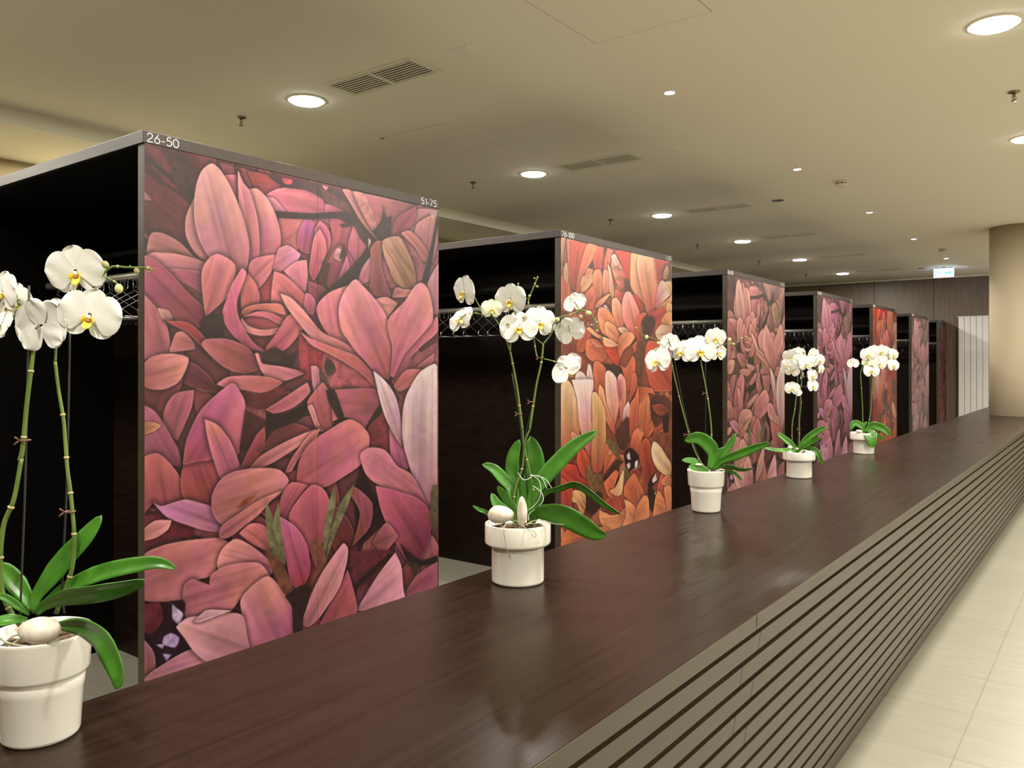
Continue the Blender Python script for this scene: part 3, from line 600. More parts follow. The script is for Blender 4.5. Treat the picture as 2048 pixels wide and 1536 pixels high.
PLANTS=[
([-1.4654, 0.6218, 0.9],"""L|13.2 35|-20,0,204 -34,-10,222 -47,-20,238 -63,-30,247
L|34.5 20|-31,30,203 -54,45,226 -93,70,250 -133,95,265
L|19.7 45|-23,0,196 -37,-20,202 -51,-40,202 -67,-50,193
L|32.2 15|-15,0,209 -7,0,236 14,0,265 39,10,302 65,20,333 88,30,367
L|38.8 30|-13,5,204 9,0,222 63,-25,243 118,-45,255 170,-60,268 210,-75,283
L|29.0 -25|-13,10,206 28,20,243 97,10,272 161,0,288 205,-10,294 237,-20,287
L|44.4 15|35,-10,189 90,-40,197 137,-70,190 163,-85,164 177,-95,137 174,-95,116
S|4.6|-35,0,186 -50,0,206 -66,0,245 -69,0,301 -63,0,357 -46,0,400 -33,0,469
P|65.1 40.1|29,-55,195
R|2.2|-12,-30,177 -13,-45,175 -13,-60,174 -19,-66,167
R|2.2|16,-50,177 38,-60,174 51,-62,178 60,-55,182
R|2|-32,-50,171 -16,-55,185 -9,-45,185
R|2|-44,-40,177 -19,-60,177 3,-66,175 22,-66,173
K|1.8|-41,8,184 -37,8,283 -31,8,448 -25,8,763
K|1.8|34,10,203 30,10,243 35,10,349 39,10,448 45,10,763
C||-27,0,500 -27,0,504
C||49,0,379 50,0,382
S|4|-36,0,465 -31,0,487 -24,0,562 -17,0,617 -12,0,658 -7,0,680
S|2.2|-7,0,680 -20,10,708 -46,15,731 -65,10,742
S|3.6|20,10,203 41,8,256 52,4,291 56,0,341 53,0,381 49,0,421 45,0,449 41,0,501 38,0,537 30,0,584 24,0,633
S|2.2|24,0,633 23,8,664 39,14,697 57,16,731 78,14,756 94,10,772 118,0,793 148,0,793 179,0,792 191,0,789
S|1.5|107,0,777 121,0,771 132,0,764
F|59.3 -20 12 6 0|-55,30,738
F|69.0 -28 0 0 1|-63,0,751
F|91.1 165 -12 6 0|10,-20,692
F|45.5 35 -10 0 0|13,25,720
F|46.9 -30 -20 20 1|-56,-15,696
F|82.8 8 14 -6 0|60,0,787
F|85.5 14 6 12 1|94,-20,711
F|46.9 -10 -30 0 2|-82,20,712
B|11.0|109,0,798
B|13.2|132,0,757
B|8.8|162,0,787
B|3.6|187,0,789
B|3.9|183,0,785
B|2.8|151,0,795"""),
([-1.399, 1.892, 0.9],"""L|61.1 5|22,10,193 31,20,246 45,30,299 49,30,351 37,30,417
L|42.4 -10|7,10,193 -3,20,273 -15,30,316 -12,35,360 5,35,406
L|36.7 20|4,5,180 -17,10,264 -43,15,294 -72,20,323 -104,25,335
L|32.3 -30|0,0,178 -17,0,215 -37,0,246 -59,0,275
L|32.3 25|-3,0,171 -34,-10,200 -61,-20,225 -76,-20,257
L|12.2 10|-64,0,167 -88,-10,198 -111,-20,210 -130,-20,222
L|47.5 0|34,0,174 44,0,246 71,0,293 112,0,341 163,0,390 232,0,436
L|32.3 50|44,0,174 71,-10,251 118,-20,272 164,-30,286 207,-35,261 247,-40,229 294,-45,200
L|64.5 15|34,0,164 50,-20,198 86,-50,207 131,-70,203 176,-90,182 214,-100,161 245,-105,154
S|3.4|38,5,167 46,0,246 37,0,303 26,0,351 17,0,398 14,0,437
S|3.6|-3,0,167 -11,0,229 -5,0,276 12,0,324 22,0,405 34,0,437
K|1.8|31,6,166 26,6,275 14,6,381 5,6,466 -17,6,602
K|1.6|-10,6,166 -5,6,248 17,6,398 41,6,500 65,6,616
P|76.4 50.9|-48,-60,204
P|27.8 79.8|12,-75,215
R|1.8|-33,-75,182 -41,-97,170 -38,-100,148 -33,-100,119 -22,-80,87
R|1.5|6,-80,180 25,-99,171 43,-101,165 50,-101,153 43,-101,148 38,-101,158
R|1.8|26,-60,176 43,-60,185 69,-70,189 98,-75,181 127,-90,181
R|2|-20,-75,177 -10,-70,188 3,-78,183
R|2|22,-80,177 32,-76,182 49,-70,178
T|0.8|0,-12,315 17,-16,295 38,-12,302 37,-10,308 61,-20,293 65,-30,257 50,-30,227 27,-20,207
T|0.8|37,-10,308 67,-20,303 84,-25,270
T|0.8|38,-10,309 77,-20,299 97,-25,273
T|0.8|44,-15,278 67,-30,261 70,-40,235 33,-30,200 31,-50,184
S|3.4|14,0,437 7,0,490 -2,0,558 -15,0,630 -22,0,664
S|3.4|34,0,437 41,0,484 54,0,568 68,0,633 74,0,687
S|2.2|-22,0,664 -44,0,725 -70,0,764 -85,0,774 -109,0,793 -126,0,823
S|1.8|-78,0,765 -112,0,774 -143,0,776 -165,0,762
S|2.4|-22,0,664 -20,0,735 -5,0,767 -11,0,796 -3,0,830 1,0,860
S|2.6|74,0,687 95,0,714 102,0,742
S|1.6|71,0,687 51,0,704 41,0,721
S|2.4|102,0,742 116,0,759 127,0,765 153,0,771 189,0,785 217,0,765 234,0,725
S|1.4|200,0,779 221,0,759 229,0,750
S|2.2|56,0,647 51,0,670 46,0,708 41,0,742 34,0,789 31,0,813 44,0,847 57,0,879
S|1.8|76,0,643 99,0,638 122,0,630
C||5,0,484 5,0,480
C||41,0,519 41,0,516
C||66,0,647 66,0,644
F|86.6 -52 4 10 0|-153,0,840
F|79.8 -48 -25 -15 1|-164,10,759
F|86.6 -28 6 0 1|-20,-5,816
F|54.3 10 0 0 2|-76,-10,788
F|96.8 -6 -14 -6 0|3,-15,734
F|86.6 22 4 8 1|63,5,752
F|61.1 150 20 10 0|166,20,808
F|76.4 165 -10 20 1|151,0,725
F|88.3 140 24 40 0|140,-10,616
B|10.2|-137,0,774
B|4.1|-166,0,765
B|13.6|-164,-10,748
B|6.8|15,0,821
B|8.1|-20,-22,787
B|7.5|34,0,826
B|6.8|56,0,853
B|4.8|48,0,877
B|4.8|57,0,880
B|9.5|17,-25,762
B|9.5|-29,-25,743
B|14.9|113,-12,756
B|10.2|182,0,766
B|14.9|204,0,776
B|6.8|228,0,749
B|6.1|213,0,741
B|6.5|229,0,725
B|5.4|-3,0,842
B|4.8|1,0,861"""),
([-1.4201, 3.2729, 0.9],"""L|60.8 -12|14,0,178 32,0,242 8,0,287 -37,0,314 -93,0,300
L|30.7 30|8,0,172 -50,0,210 -104,0,217
L|35.2 25|5,-10,167 -37,-30,186 -84,-40,195
L|33.3 10|27,0,172 49,0,217 91,0,271 129,0,333
L|42.2 15|30,0,172 57,-10,212 129,-25,245 196,-35,273 260,-45,296
L|21.8 40|18,-10,173 74,-40,198 132,-60,185 183,-70,191
L|15.4 30|54,-20,175 103,-50,172 137,-60,139
L|35.8 5|26,10,171 58,20,240 98,25,269
S|3|5,0,172 -24,0,210 -50,0,262 -75,0,338 -101,0,434 -120,0,511 -139,0,594 -149,0,652
S|3.2|23,8,171 24,0,300 21,0,377 8,0,479 -11,0,581 -23,0,645
S|1.8|-149,0,652 -171,0,690 -216,0,732 -267,0,751 -299,0,783
S|1.8|-149,0,652 -113,5,671 -54,10,684 23,10,690 73,5,710 97,0,716 123,0,715 155,0,735 177,0,746
S|1.3|-149,0,652 -172,-5,684 -203,0,690
K|1.6|-3,6,165 -74,6,357 -132,6,633 -162,0,738
K|1.2|3,12,170 1,12,337 2,12,491 1,12,639
C||-83,0,326 -83,0,320
C||-3,0,503 -3,0,501
P|32.0 11.5|-40,-40,203
F|112.0 -48 -8 -6 0|-206,-10,645
F|80.0 140 10 0 1|-155,10,719
F|96.0 -40 -10 8 0|-101,-5,682
F|118.4 2 -4 0 1|-29,-12,689
F|81.9 8 10 4 0|36,-15,741
F|83.2 30 -8 0 1|50,10,681
B|15.4|-254,0,743
B|14.1|-205,-12,717
B|14.1|101,0,732
B|10.2|117,0,713
B|5.8|150,0,738
B|5.8|175,0,745
B|5.8|-299,0,783"""),
([-1.4294, 4.5537, 0.9],"""L|35.8 10|-11,0,134 -23,0,163 -54,0,191 -89,0,220 -121,0,244
L|41.6 10|-14,0,134 9,0,175 44,0,215 96,0,253 152,0,282
L|27.7 20|-8,0,134 4,-15,159 44,-30,189 103,-45,226
L|24.2 35|-14,0,134 -59,-30,155 -117,-50,153 -177,-60,161 -219,-60,170
L|26.6 20|15,0,134 43,-50,166 67,-75,154 81,-85,121 100,-90,78
S|3|-26,0,129 -38,0,204 -37,0,296 -23,0,377 -15,0,446 -7,0,539 -5,0,596
S|3|-5,0,129 2,0,215 3,0,325 12,0,412 6,0,469 15,0,527 12,0,585 32,0,619
S|1.5|15,0,504 32,0,501 61,0,510
S|1.5|12,0,562 38,0,559 67,0,567
S|1.5|12,0,596 73,0,614 107,0,596
K|1.8|-6,8,128 3,8,353 15,8,527 32,8,726
C||0,0,267 0,0,264
P|24.2 18.5|-70,-55,170
P|15.0 11.5|-32,-60,164
P|15.0 11.5|14,-66,153
R|2|-18,-60,147 1,-70,159 30,-70,154
F|72.2 -20 10 0 0|-49,0,671
F|69.3 -5 8 0 1|0,15,686
F|69.3 25 14 0 0|80,5,680
F|69.3 35 8 10 1|120,10,648
F|72.2 -25 0 8 1|-61,-10,622
F|75.0 -5 4 0 0|-1,-20,648
F|75.0 8 0 -6 1|27,-30,628
F|69.3 18 4 0 0|67,-15,642
F|72.2 -15 -8 12 0|-39,-5,593
F|52.0 -60 -8 0 1|-74,10,593
F|72.2 30 -6 0 1|71,-5,565
F|70.4 25 -12 0 0|74,-5,507
F|52.0 40 0 0 2|122,0,599
F|72.2 -12 -8 6 1|-41,-10,493
F|43.3 -20 -20 40 0|-10,-5,472
F|57.7 80 0 0 1|20,15,567
B|11.5|73,0,709
B|6.9|81,0,614"""),
([-1.4459, 6.0293, 0.9],"""L|45.3 10|5,0,128 -6,0,179 -46,0,211 -76,0,204 -91,0,163
L|58.4 8|5,0,128 48,0,190 93,-15,191 137,-30,166 166,-40,125
L|78.8 5|5,0,128 0,-60,151 7,-95,129 11,-105,94 16,-105,51
L|29.2 20|12,0,128 40,-20,158 63,-50,139 121,-60,98
L|29.2 10|9,10,127 2,20,184 40,30,220
S|3.2|5,0,120 -4,0,208 -7,0,317 -14,0,456 -20,0,558 -3,0,617
S|2|-3,0,617 19,0,638 41,0,657
S|1.6|-3,0,620 -25,0,628 -54,0,633
S|3.2|19,0,120 35,0,208 52,0,310 59,0,427 67,0,544
S|2|67,0,544 89,10,617 126,10,668 182,5,668
K|1.6|8,8,119 -3,8,207 -6,8,353
K|1.6|26,8,119 45,8,244 70,8,456 81,8,551
P|49.6 24.8|-57,-60,160
R|2|-50,-60,140 -29,-60,151 -3,-50,139
F|69.3 150 5 0 0|-73,0,631
F|94.9 -15 6 0 1|29,-10,693
F|80.3 0 10 0 0|76,10,719
F|91.2 0 6 0 1|125,0,715
F|83.9 15 8 0 0|174,10,701
F|80.3 25 0 0 1|209,0,693
F|73.0 -5 -5 0 0|85,0,653
F|91.2 0 -4 0 0|105,-12,631
F|83.9 15 -4 0 1|147,0,653
F|87.6 20 -10 0 1|205,-5,620
F|94.9 -10 -10 0 0|51,-10,580
F|65.7 -30 -20 0 2|29,5,638"""),
]
# ---------------------------------------------------------------- ceiling fittings
def ordinal(i): return ['first','second','third','fourth','fifth','sixth','seventh','eighth','ninth','tenth','eleventh','twelfth','thirteenth','fourteenth'][i]
def area(parent,r,w,z=-.012,color=WARM):
    d=bpy.data.lights.new('lamp_light','AREA');d.shape='DISK';d.size=2*r;d.energy=w;d.color=color
    o=link(bpy.data.objects.new('lamp_light',d),parent);o.location=(0,0,z);return o
def downlight(label,group):
    t=thing('recessed_downlight',(0,0,0),label,'ceiling light',group)
    MB().lathe([(.101,0),(.122,0),(.122,-.004),(.116,-.007),(.105,-.007),(.101,-.003),(.101,0)],64).build('trim_ring',M['trim'],t)
    MB().lathe([(0,-.016),(.094,-.016),(.099,-.012),(.1005,-.001),(0,-.001)],64).build('diffuser',M['emit'],t)
    area(t,.1,BIG_W,-.02);return t
def spot(label,group):
    t=thing('recessed_spot',(0,0,0),label,'ceiling spot',group)
    MB().lathe([(.031,0),(.042,0),(.042,-.003),(.038,-.005),(.031,-.003),(.031,0)],40).build('trim_ring',M['trim'],t)
    MB().lathe([(0,-.003),(.0305,-.003),(.0305,-.001),(0,-.001)],40).build('lens',M['emit2'],t)
    l=area(t,.03,SMALL_W,-.008,(1,.9,.8));l.data.spread=math.radians(120);return t
d0=downlight('nearest round white downlight above the first cloakroom booth','ceiling downlights above the booths')
s0=spot('nearest small spot between the two rows of big downlights','small ceiling spots')
NEAR=['nearest','second nearest','third nearest','fourth nearest','fifth nearest','farthest']
ys=[3.324,5.80,8.289,10.709,13.157,15.66];first=True
for i,y in enumerate(ys):
    o=d0 if i==0 else copy_tree(d0);o.location=(-4.118,y,CEIL)
    o['label']='%s large round downlight in the row above the booths'%NEAR[i]
for i,(x,y) in enumerate([(-.50,4.597),(-.55,7.08)]):
    o=copy_tree(d0);o.location=(x,y,CEIL);o['group']='ceiling downlights above the counter'
    o['label']=['largest round downlight, top right corner above the counter','round downlight cut by the right picture edge above the column'][i]
for i,(x,y) in enumerate([(-.5,2.12),(-.5,-.35),(-4.12,.85),(-4.12,-1.6),(-6.3,.85),(-6.3,3.3),(-6.3,-1.6),(3,-.35),(3,2.12),(3,4.6),(3,7.08),(3,9.55),(3,12),(3,14.5),(-.5,9.55),(-.5,14.5)]):  # unseen row by the left wall is added to brighten the soffit
    o=copy_tree(d0);o.location=(x,y,CEIL if x>-5.8 else CEIL-.1);o['group']='ceiling downlights out over the lobby'
    row='in the added left wall row' if x<-6 else 'in the booth row' if x<-4 else 'in the counter row' if x<0 else 'in the added lobby row'
    o['label']='round downlight outside the picture %s, %s'%(row,['behind the viewer' if y<0 else 'overhead beside the viewer' if y<2 else 'just ahead of the viewer' if y<4 else 'level with the second booth' if y<5 else 'level with the third booth' if y<8 else 'level with the fourth booth' if y<10 else 'beside the round column' if y<13 else 'near the back wall'][0])
    if x>0:
        for ch in o.children:
            if ch.type=='LIGHT': ch.data=ch.data.copy() if not ch.data.name.startswith('lobby') else ch.data;ch.data.energy=LOBBY_W
sy=[4.57,7.027,9.518,11.901,14.406]
for i,y in enumerate(sy):
    o=s0 if i==0 else copy_tree(s0);o.location=(-2.22,y,CEIL)
    o['label']='%s small spot between the two rows of big downlights'%NEAR[i if i<4 else 5]
for y in (2.1,-.4):
    o=copy_tree(s0);o.location=(-2.22,y,CEIL);o['label']='small ceiling spot '+('ahead of the first grille outside the picture' if y>0 else 'behind the viewer')
# ventilation grilles
gx0,gx1=-3.815,-3.085
def grille():
    t=thing('ventilation_grille',(0,0,0),'','ceiling vent','ceiling ventilation grilles')
    f=MB();w=.72;h=.275;b=.032;z=-.006
    f.box(-w/2,w/2,-h/2,-h/2+b,z,0).box(-w/2,w/2,h/2-b,h/2,z,0).box(-w/2,-w/2+b,-h/2+b,h/2-b,z,0).box(w/2-b,w/2,-h/2+b,h/2-b,z,0).box(-.014,.014,-h/2+b,h/2-b,z,0)
    f.build('frame',M['grille'],t,bevel=.002)
    MB().box(-w/2+.01,w/2-.01,-h/2+.01,h/2-.01,-.0015,-.0005).build('backing',M['void'],t)
    l=MB();n=8
    for s in (-1,1):
        x0,x1=(-w/2+b,-.014) if s<0 else (.014,w/2-b)
        for k in range(n):
            y=-h/2+b+(k+.5)*(h-2*b)/n
            l.box(x0,x1,y-.0062,y+.0062,-.0055,-.0030)
    l.build('louvres',M['grille'],t);return t
g0=grille()
for i,y in enumerate([3.325,5.80,8.27,10.62,13.09,15.5]):
    o=g0 if i==0 else copy_tree(g0);o.location=((gx0+gx1)/2,y,CEIL)
    o['label']='%s ventilation grille with two louvred halves beside the downlight row'%NEAR[i]
# square caps, discs
c0=None
for i,(y,n) in enumerate([(3.306,0),(5.78,1),(10.706,2),(13.115,5)]):
    if c0 is None:
        c0=MB().box(-.062,.062,-.062,.062,-.006,0).box(-.045,.045,-.045,.045,-.009,-.004).build('cover_plate',M['trim'],bevel=.002);o=c0
    else: o=c0.copy();C.objects.link(o)
    o.location=(-2.79,y,CEIL);tag(o,'%s small square cover plate on the ceiling right of a grille'%NEAR[n],'ceiling cover plate','square ceiling cover plates')
for i,y in enumerate([8.263,15.66]):
    o=MB().lathe([(0,-.004),(.035,-.004),(.06,-.002),(.062,0)],32,m=0).build('ceiling_speaker',M['peg']);o.location=(-2.81,y,CEIL)
    tag(o,['small dark round disc flush in the ceiling left of the nearer smoke detector','small dark round disc on the far ceiling left of the exit sign'][i],'ceiling disc','dark ceiling discs')
# sprinklers
def sprinkler():
    t=thing('sprinkler',(0,0,0),'','sprinkler','ceiling sprinklers')
    MB().lathe([(0,-.001),(.03,-.001),(.034,-.006),(.028,-.009),(.014,-.012),(0,-.012)],24).build('escutcheon',M['brass'],t)
    MB().lathe([(0,-.01),(.010,-.012),(.009,-.03),(.004,-.034),(.004,-.052),(.006,-.056),(0,-.056)],16).tube([(-.009,0,-.03),(-.012,0,-.042),(-.004,0,-.055)],.002,6).tube([(.009,0,-.03),(.012,0,-.042),(.004,0,-.055)],.002,6).build('nozzle',M['brass'],t)
    MB().lathe([(0,-.055),(.016,-.056),(.017,-.059),(0,-.060)],16).build('deflector',M['brass'],t);return t
p0=sprinkler()
for i,(x,y) in enumerate([(-4.754,3.286),(-4.755,5.739),(-4.723,8.188),(-4.742,10.638),(-4.707,12.95),(-4.691,15.355),(-.526,5.816)]):
    o=p0 if i==0 else copy_tree(p0);o.location=(x,y,CEIL)
    o['label']='brass sprinkler head near the right picture edge, between two downlights' if i==6 else '%s brass sprinkler head in the row left of the downlights'%NEAR[i]
for i,(x,y) in enumerate([(-2.043,7.72),(-2.071,13.16)]):
    t=thing('smoke_detector',(x,y,CEIL),['larger nearer white smoke detector on the ceiling','smaller farther white smoke detector above the exit sign'][i],'smoke detector','smoke detectors')
    MB().lathe([(0,0),(.055,0),(.055,-.016),(.050,-.020),(0,-.020)],36).build('base',M['smoke'],t)
    MB().lathe([(0,-.019),(.044,-.019),(.044,-.030),(0,-.030)],36).build('vent_slots',M['peg'],t)
    MB().lathe([(0,-.029),(.050,-.029),(.050,-.034),(.040,-.048),(.022,-.054),(0,-.055)],36).build('cover',M['smoke'],t)
    b=MB()
    for k in range(8):
        a=k*math.pi/4;b.box(.0435*math.cos(a)-.004,.0435*math.cos(a)+.004,.0435*math.sin(a)-.004,.0435*math.sin(a)+.004,-.031,-.018)
    b.build('ribs',M['smoke'],t)
def hatch(x0,x1,y0,y1,label):
    t=thing('access_panel',((x0+x1)/2,(y0+y1)/2,CEIL),label,'access panel','ceiling access panels');w=(x1-x0)/2;h=(y1-y0)/2
    MB().box(-w,w,-h,h,-.0012,-.0002).build('joint',M['joint'],t)
    MB().box(-w+.006,w-.006,-h+.006,h-.006,-.0022,-.0008).build('panel',M['ceiling'],t);return t
hatch(-2.188,-1.545,2.99,3.638,'large square ceiling access panel cut by the top picture edge')
h2=hatch(-4.39,-3.775,4.21,4.88,'faint square ceiling access panel between the first two downlights')
MB().box(-.30,-.26,-.335,-.325,-.006,-.001).build('pull_tag',M['red'],h2)
# ---------------------------------------------------------------- exit sign
es=thing('exit_sign',(-2.42,15.6,CEIL),'glowing white and green emergency exit sign with running man and arrow','exit sign')
es.location=(-2.44,15.6,CEIL)
MB().box(-.02,.02,-.02,.02,-.012,0).box(-.14,.14,-.022,.022,-.032,-.012).build('housing',M['signbox'],es,bevel=.002)
MB().box(-.155,.155,-.008,.008,-.185,-.032).build('light_panel',M['signw'],es,bevel=.002)
ic=MB();y=-.0095;th=.0015
def iplate(pts):
    n=len(pts);v=[(a,y,b) for a,b in pts]+[(a,y+th,b) for a,b in pts]
    ic.add(v,[tuple(range(n)),tuple(range(2*n-1,n-1,-1))]+[(i,(i+1)%n,(i+1)%n+n,i+n) for i in range(n)])
iplate([(-.135,-.05),(-.118,-.05),(-.118,-.17),(-.135,-.17)]);iplate([(-.118,-.05),(-.03,-.05),(-.03,-.062),(-.118,-.062)]);iplate([(-.042,-.062),(-.03,-.062),(-.03,-.17),(-.042,-.17)])
ic.ball((-.072,y,-.075),(.009,.001,.009));iplate([(-.088,-.088),(-.066,-.085),(-.062,-.118),(-.082,-.120)])
iplate([(-.088,-.088),(-.104,-.108),(-.100,-.112),(-.084,-.096)]);iplate([(-.066,-.088),(-.050,-.104),(-.053,-.109),(-.068,-.098)])
iplate([(-.082,-.118),(-.072,-.118),(-.088,-.150),(-.108,-.152),(-.106,-.145),(-.092,-.143)]);iplate([(-.072,-.118),(-.062,-.118),(-.050,-.140),(-.050,-.165),(-.058,-.165),(-.060,-.142)])
iplate([(.01,-.092),(.08,-.092),(.08,-.066),(.135,-.109),(.08,-.152),(.08,-.126),(.01,-.126)])
ic.build('pictogram',M['signg'],es)
l=area(es,.1,1.6,-.2,(.45,.55,1));l.rotation_euler=(math.radians(-60),0,0);l.location=(0,.03,-.11);l.data.size=.15
# ---------------------------------------------------------------- radiator on the back wall
rd=thing('panel_radiator',(-1.86,Y1-.02,0),'tall white ribbed panel radiator on the brown back wall','radiator')
for k in range(12):
    MB().box(-.60+k*.0995,-.60+k*.0995+.094,-.10,-.04,.25,2.40).build('radiator_rib',M['radiator'],rd,bevel=.008)
MB().box(-.60,.594,-.035,-.005,.3,2.36).build('back_plate',M['radiator'],rd)
MB().box(-.61,.604,-.105,-.001,2.40,2.418).build('top_cap',M['radiator'],rd,bevel=.003)
# ---------------------------------------------------------------- counter
XF,XB,CY0,CY1=-.735,-1.546,-2.95,14.3
SEAM=[-2.95,-.475,2.006,4.490,6.960,9.43,11.90,14.3]
ct=thing('countertop',(XF,0,.86),'long dark walnut countertop carrying the five potted orchids','countertop')
for a,b in zip(SEAM[:-1],SEAM[1:]):
    MB().box(XB-XF,0,a+.0007,b-.0007,0,.04).build('top_board',M['top'],ct)
cf=thing('counter_base',(0,0,0),'slatted bronze brown counter front leaning inwards above the tiled floor','counter')
SL=.147
def fx(z): return XF-SL*(.9-z)
rows=[(.8545,.900)] # fascia
gaps=[.848-.0638*k for k in range(14)]
random.seed(4)
for k in range(14):
    zt=.900 if k==0 else gaps[k-1]-.0078
    zb=gaps[k]+.0078 if k<13 else .004
    if zt>.897: zt=.8992
    for j,(a,b) in enumerate(zip(SEAM[:-1],SEAM[1:])):
        off=0 if k==0 else (.05 if k%2 else -.05)
        y0=a+(off if j>0 else 0)+.0012;y1=b+(off if j<6 else 0)-.0012
        T=.02
        if k==0: pts=[(fx(.8992)+.001,.8992),(fx(zb)+.001,zb),(fx(zb)-T,zb),(fx(.859)-T,.859),(fx(.859)+.0003,.859)]
        pts=[(fx(zt)+.0012,zt),(fx(zb)+.0012,zb),(fx(zb)-T,zb),(fx(zt)-T,zt)]
        if k==0: pts=[(fx(zt)+.0025,zt),(fx(zb)+.0025,zb),(fx(zb)-T,zb),(fx(.859)-T,.859),(fx(.859)+.0012,.8592),(XF+.0005,.8592),(XF+.0005,zt)]
        MB().prism(pts,y0,y1).build('slat' if k else 'fascia',M['slat'],cf,bevel=.0007 if k else 0)
MB().prism([(fx(.85)-.022,.85),(fx(.0)-.022,.0),(fx(.0)-.05,0),(fx(.85)-.05,.85)],CY0+.01,CY1-.01).build('core_panel',M['dark'],cf)
MB().box(XB+.02,XB+.045,CY0+.01,CY1-.01,0,.858).box(XB+.045,-.80,CY0+.01,CY0+.04,.0,.858).box(XB+.045,-.87,CY1-.04,CY1-.01,0,.858).build('back_panel',M['booth'],cf)
# ---------------------------------------------------------------- booths
DIG={'0':[[(.3,1),(.08,.8),(.02,.5),(.08,.2),(.3,0),(.52,.2),(.58,.5),(.52,.8),(.3,1)]],
'1':[[(.12,.85),(.3,1),(.3,0)]],
'2':[[(.06,.72),(.12,.92),(.3,1),(.48,.92),(.54,.74),(.46,.52),(.04,.02),(.58,.02)]],
'5':[[(.52,.98),(.2,.98),(.12,.58),(.3,.64),(.5,.54),(.56,.33),(.48,.1),(.28,0),(.06,.1)]],
'6':[[(.42,1),(.1,.48),(.04,.3),(.12,.08),(.3,0),(.48,.08),(.56,.3),(.46,.54),(.28,.6),(.1,.48)]],
'7':[[(.04,.98),(.56,.98),(.18,0)]],'-':[[(.06,.36),(.34,.36)]]}
ADV={'1':.62,'-':.6}
def number(text,h,x,y,z,parent,right=False):
    """thin white figures on the +x face of a board"""
    w=sum(ADV.get(c,.88) for c in text)*h
    if right: y-=w
    mb=MB();pw=.09*h/2;t=.0006
    for c in text:
        for path in DIG[c]:
            P=[Vector((0,y+a*h*1.25,z+b*h)) for a,b in path]
            if c in '0256': P=spline(P,4)
            n=len(P);v=[]
            for i in range(n):
                d=(P[min(i+1,n-1)]-P[max(i-1,0)]).normalized();q=Vector((0,-d.z,d.y))*pw
                for s in (-1,1):
                    for xx in (0,t): v.append((x+xx,P[i].y+q.y*s,P[i].z+q.z*s))
            f=[]
            for i in range(n-1):
                a=i*4;b=a+4
                f+=[(a+1,a+3,b+3,b+1),(a,b,b+2,a+2),(a,a+1,b+1,b),(a+2,b+2,b+3,a+3)]
            f+=[(0,2,3,1),((n-1)*4,(n-1)*4+1,(n-1)*4+3,(n-1)*4+2)]
            mb.add(v,f)
        y+=ADV.get(c,.88)*h
    return mb.build('number_lettering',M['letter'],parent)
PW,PH=1.497,2.287
PCACHE={}
def picture(kind,nx):
    if (kind,nx) not in PCACHE:
        ny=int(nx*PH/PW)
        txt=(backdrop([(185,100,105),(165,85,95),(200,120,120),(150,75,75)],3,PW,PH)+PIC_A) if kind=='A' else (backdrop([(225,120,90),(210,95,72),(230,150,110),(215,130,90)],5,PW,PH)+PIC_B)
        PCACHE[(kind,nx)]=print_picture(txt,nx,ny,PW,PH,(104,56,58) if kind=='A' else (150,82,60),.42 if kind=='A' else .3)
    return PCACHE[(kind,nx)]
PG=.465
def print_mat(name,hue,sat,val,gain):
    gain=(gain[0],gain[1]*(.80 if name in('print_orange','print_red') else .86),gain[2]*(.76 if name in('print_orange','print_red') else 1.04));m=mat(name,(1,1,1),.36,spec=.4);t=m.node_tree;N=t.nodes
    a=N.new('ShaderNodeVertexColor');a.layer_name='print';h=N.new('ShaderNodeHueSaturation')
    h.inputs['Hue'].default_value=hue;h.inputs['Saturation'].default_value=sat;h.inputs['Value'].default_value=val
    g=N.new('ShaderNodeMixRGB');g.blend_type='MULTIPLY';g.inputs[0].default_value=1;g.inputs[2].default_value=(*(q*PG for q in gain),1)
    t.links.new(a.outputs[0],h.inputs['Color']);t.links.new(h.outputs[0],g.inputs[1]);t.links.new(g.outputs[0],N['Principled BSDF'].inputs['Base Color']);return m
def sheet(img,u0,u1,width,mtl,parent,thick=.003):
    """one printed board, the picture carried by its vertex colours; local x=0 is its back"""
    ny,nx,_=img.shape;i0=int(round(u0*(nx-1)));i1=int(round(u1*(nx-1)));sub=img[:,i0:i1+1];mx=sub.shape[1]
    ys_=np.linspace(u0*width,u1*width,mx)
    if u0>0: ys_[0]+=.0006
    if u1<1: ys_[-1]-=.0006
    zs=np.linspace(.002,PH-.001,ny)
    Y,Z=np.meshgrid(ys_,zs);n=mx*ny
    co=np.zeros((n+4,3));co[:n,0]=thick;co[:n,1]=Y.ravel();co[:n,2]=Z.ravel()
    co[n:]=[(0,ys_[0],zs[0]),(0,ys_[-1],zs[0]),(0,ys_[-1],zs[-1]),(0,ys_[0],zs[-1])]
    I=np.arange(n).reshape(ny,mx);q=np.stack([I[:-1,:-1],I[:-1,1:],I[1:,1:],I[1:,:-1]],-1).reshape(-1,4)
    faces=q.tolist()
    faces.append([n,n+3,n+2,n+1])
    faces.append([n,n+1]+I[0,::-1].tolist());faces.append([n+1,n+2]+I[::-1,-1].tolist());faces.append([n+2,n+3]+I[-1,:].tolist());faces.append([n+3,n]+I[:,0].tolist())
    me=bpy.data.meshes.new('printed_board');me.from_pydata(co.tolist(),[],faces)
    c=me.color_attributes.new('print','FLOAT_COLOR','POINT');ca=np.ones((n+4,4),np.float32);ca[:n,:3]=sub.reshape(-1,3)
    ca[n:,:3]=(.1,.05,.04);c.data.foreach_set('color',ca.ravel());me.materials.append(mtl)
    o=link(bpy.data.objects.new('printed_board',me),parent);return o
BA=-2.68
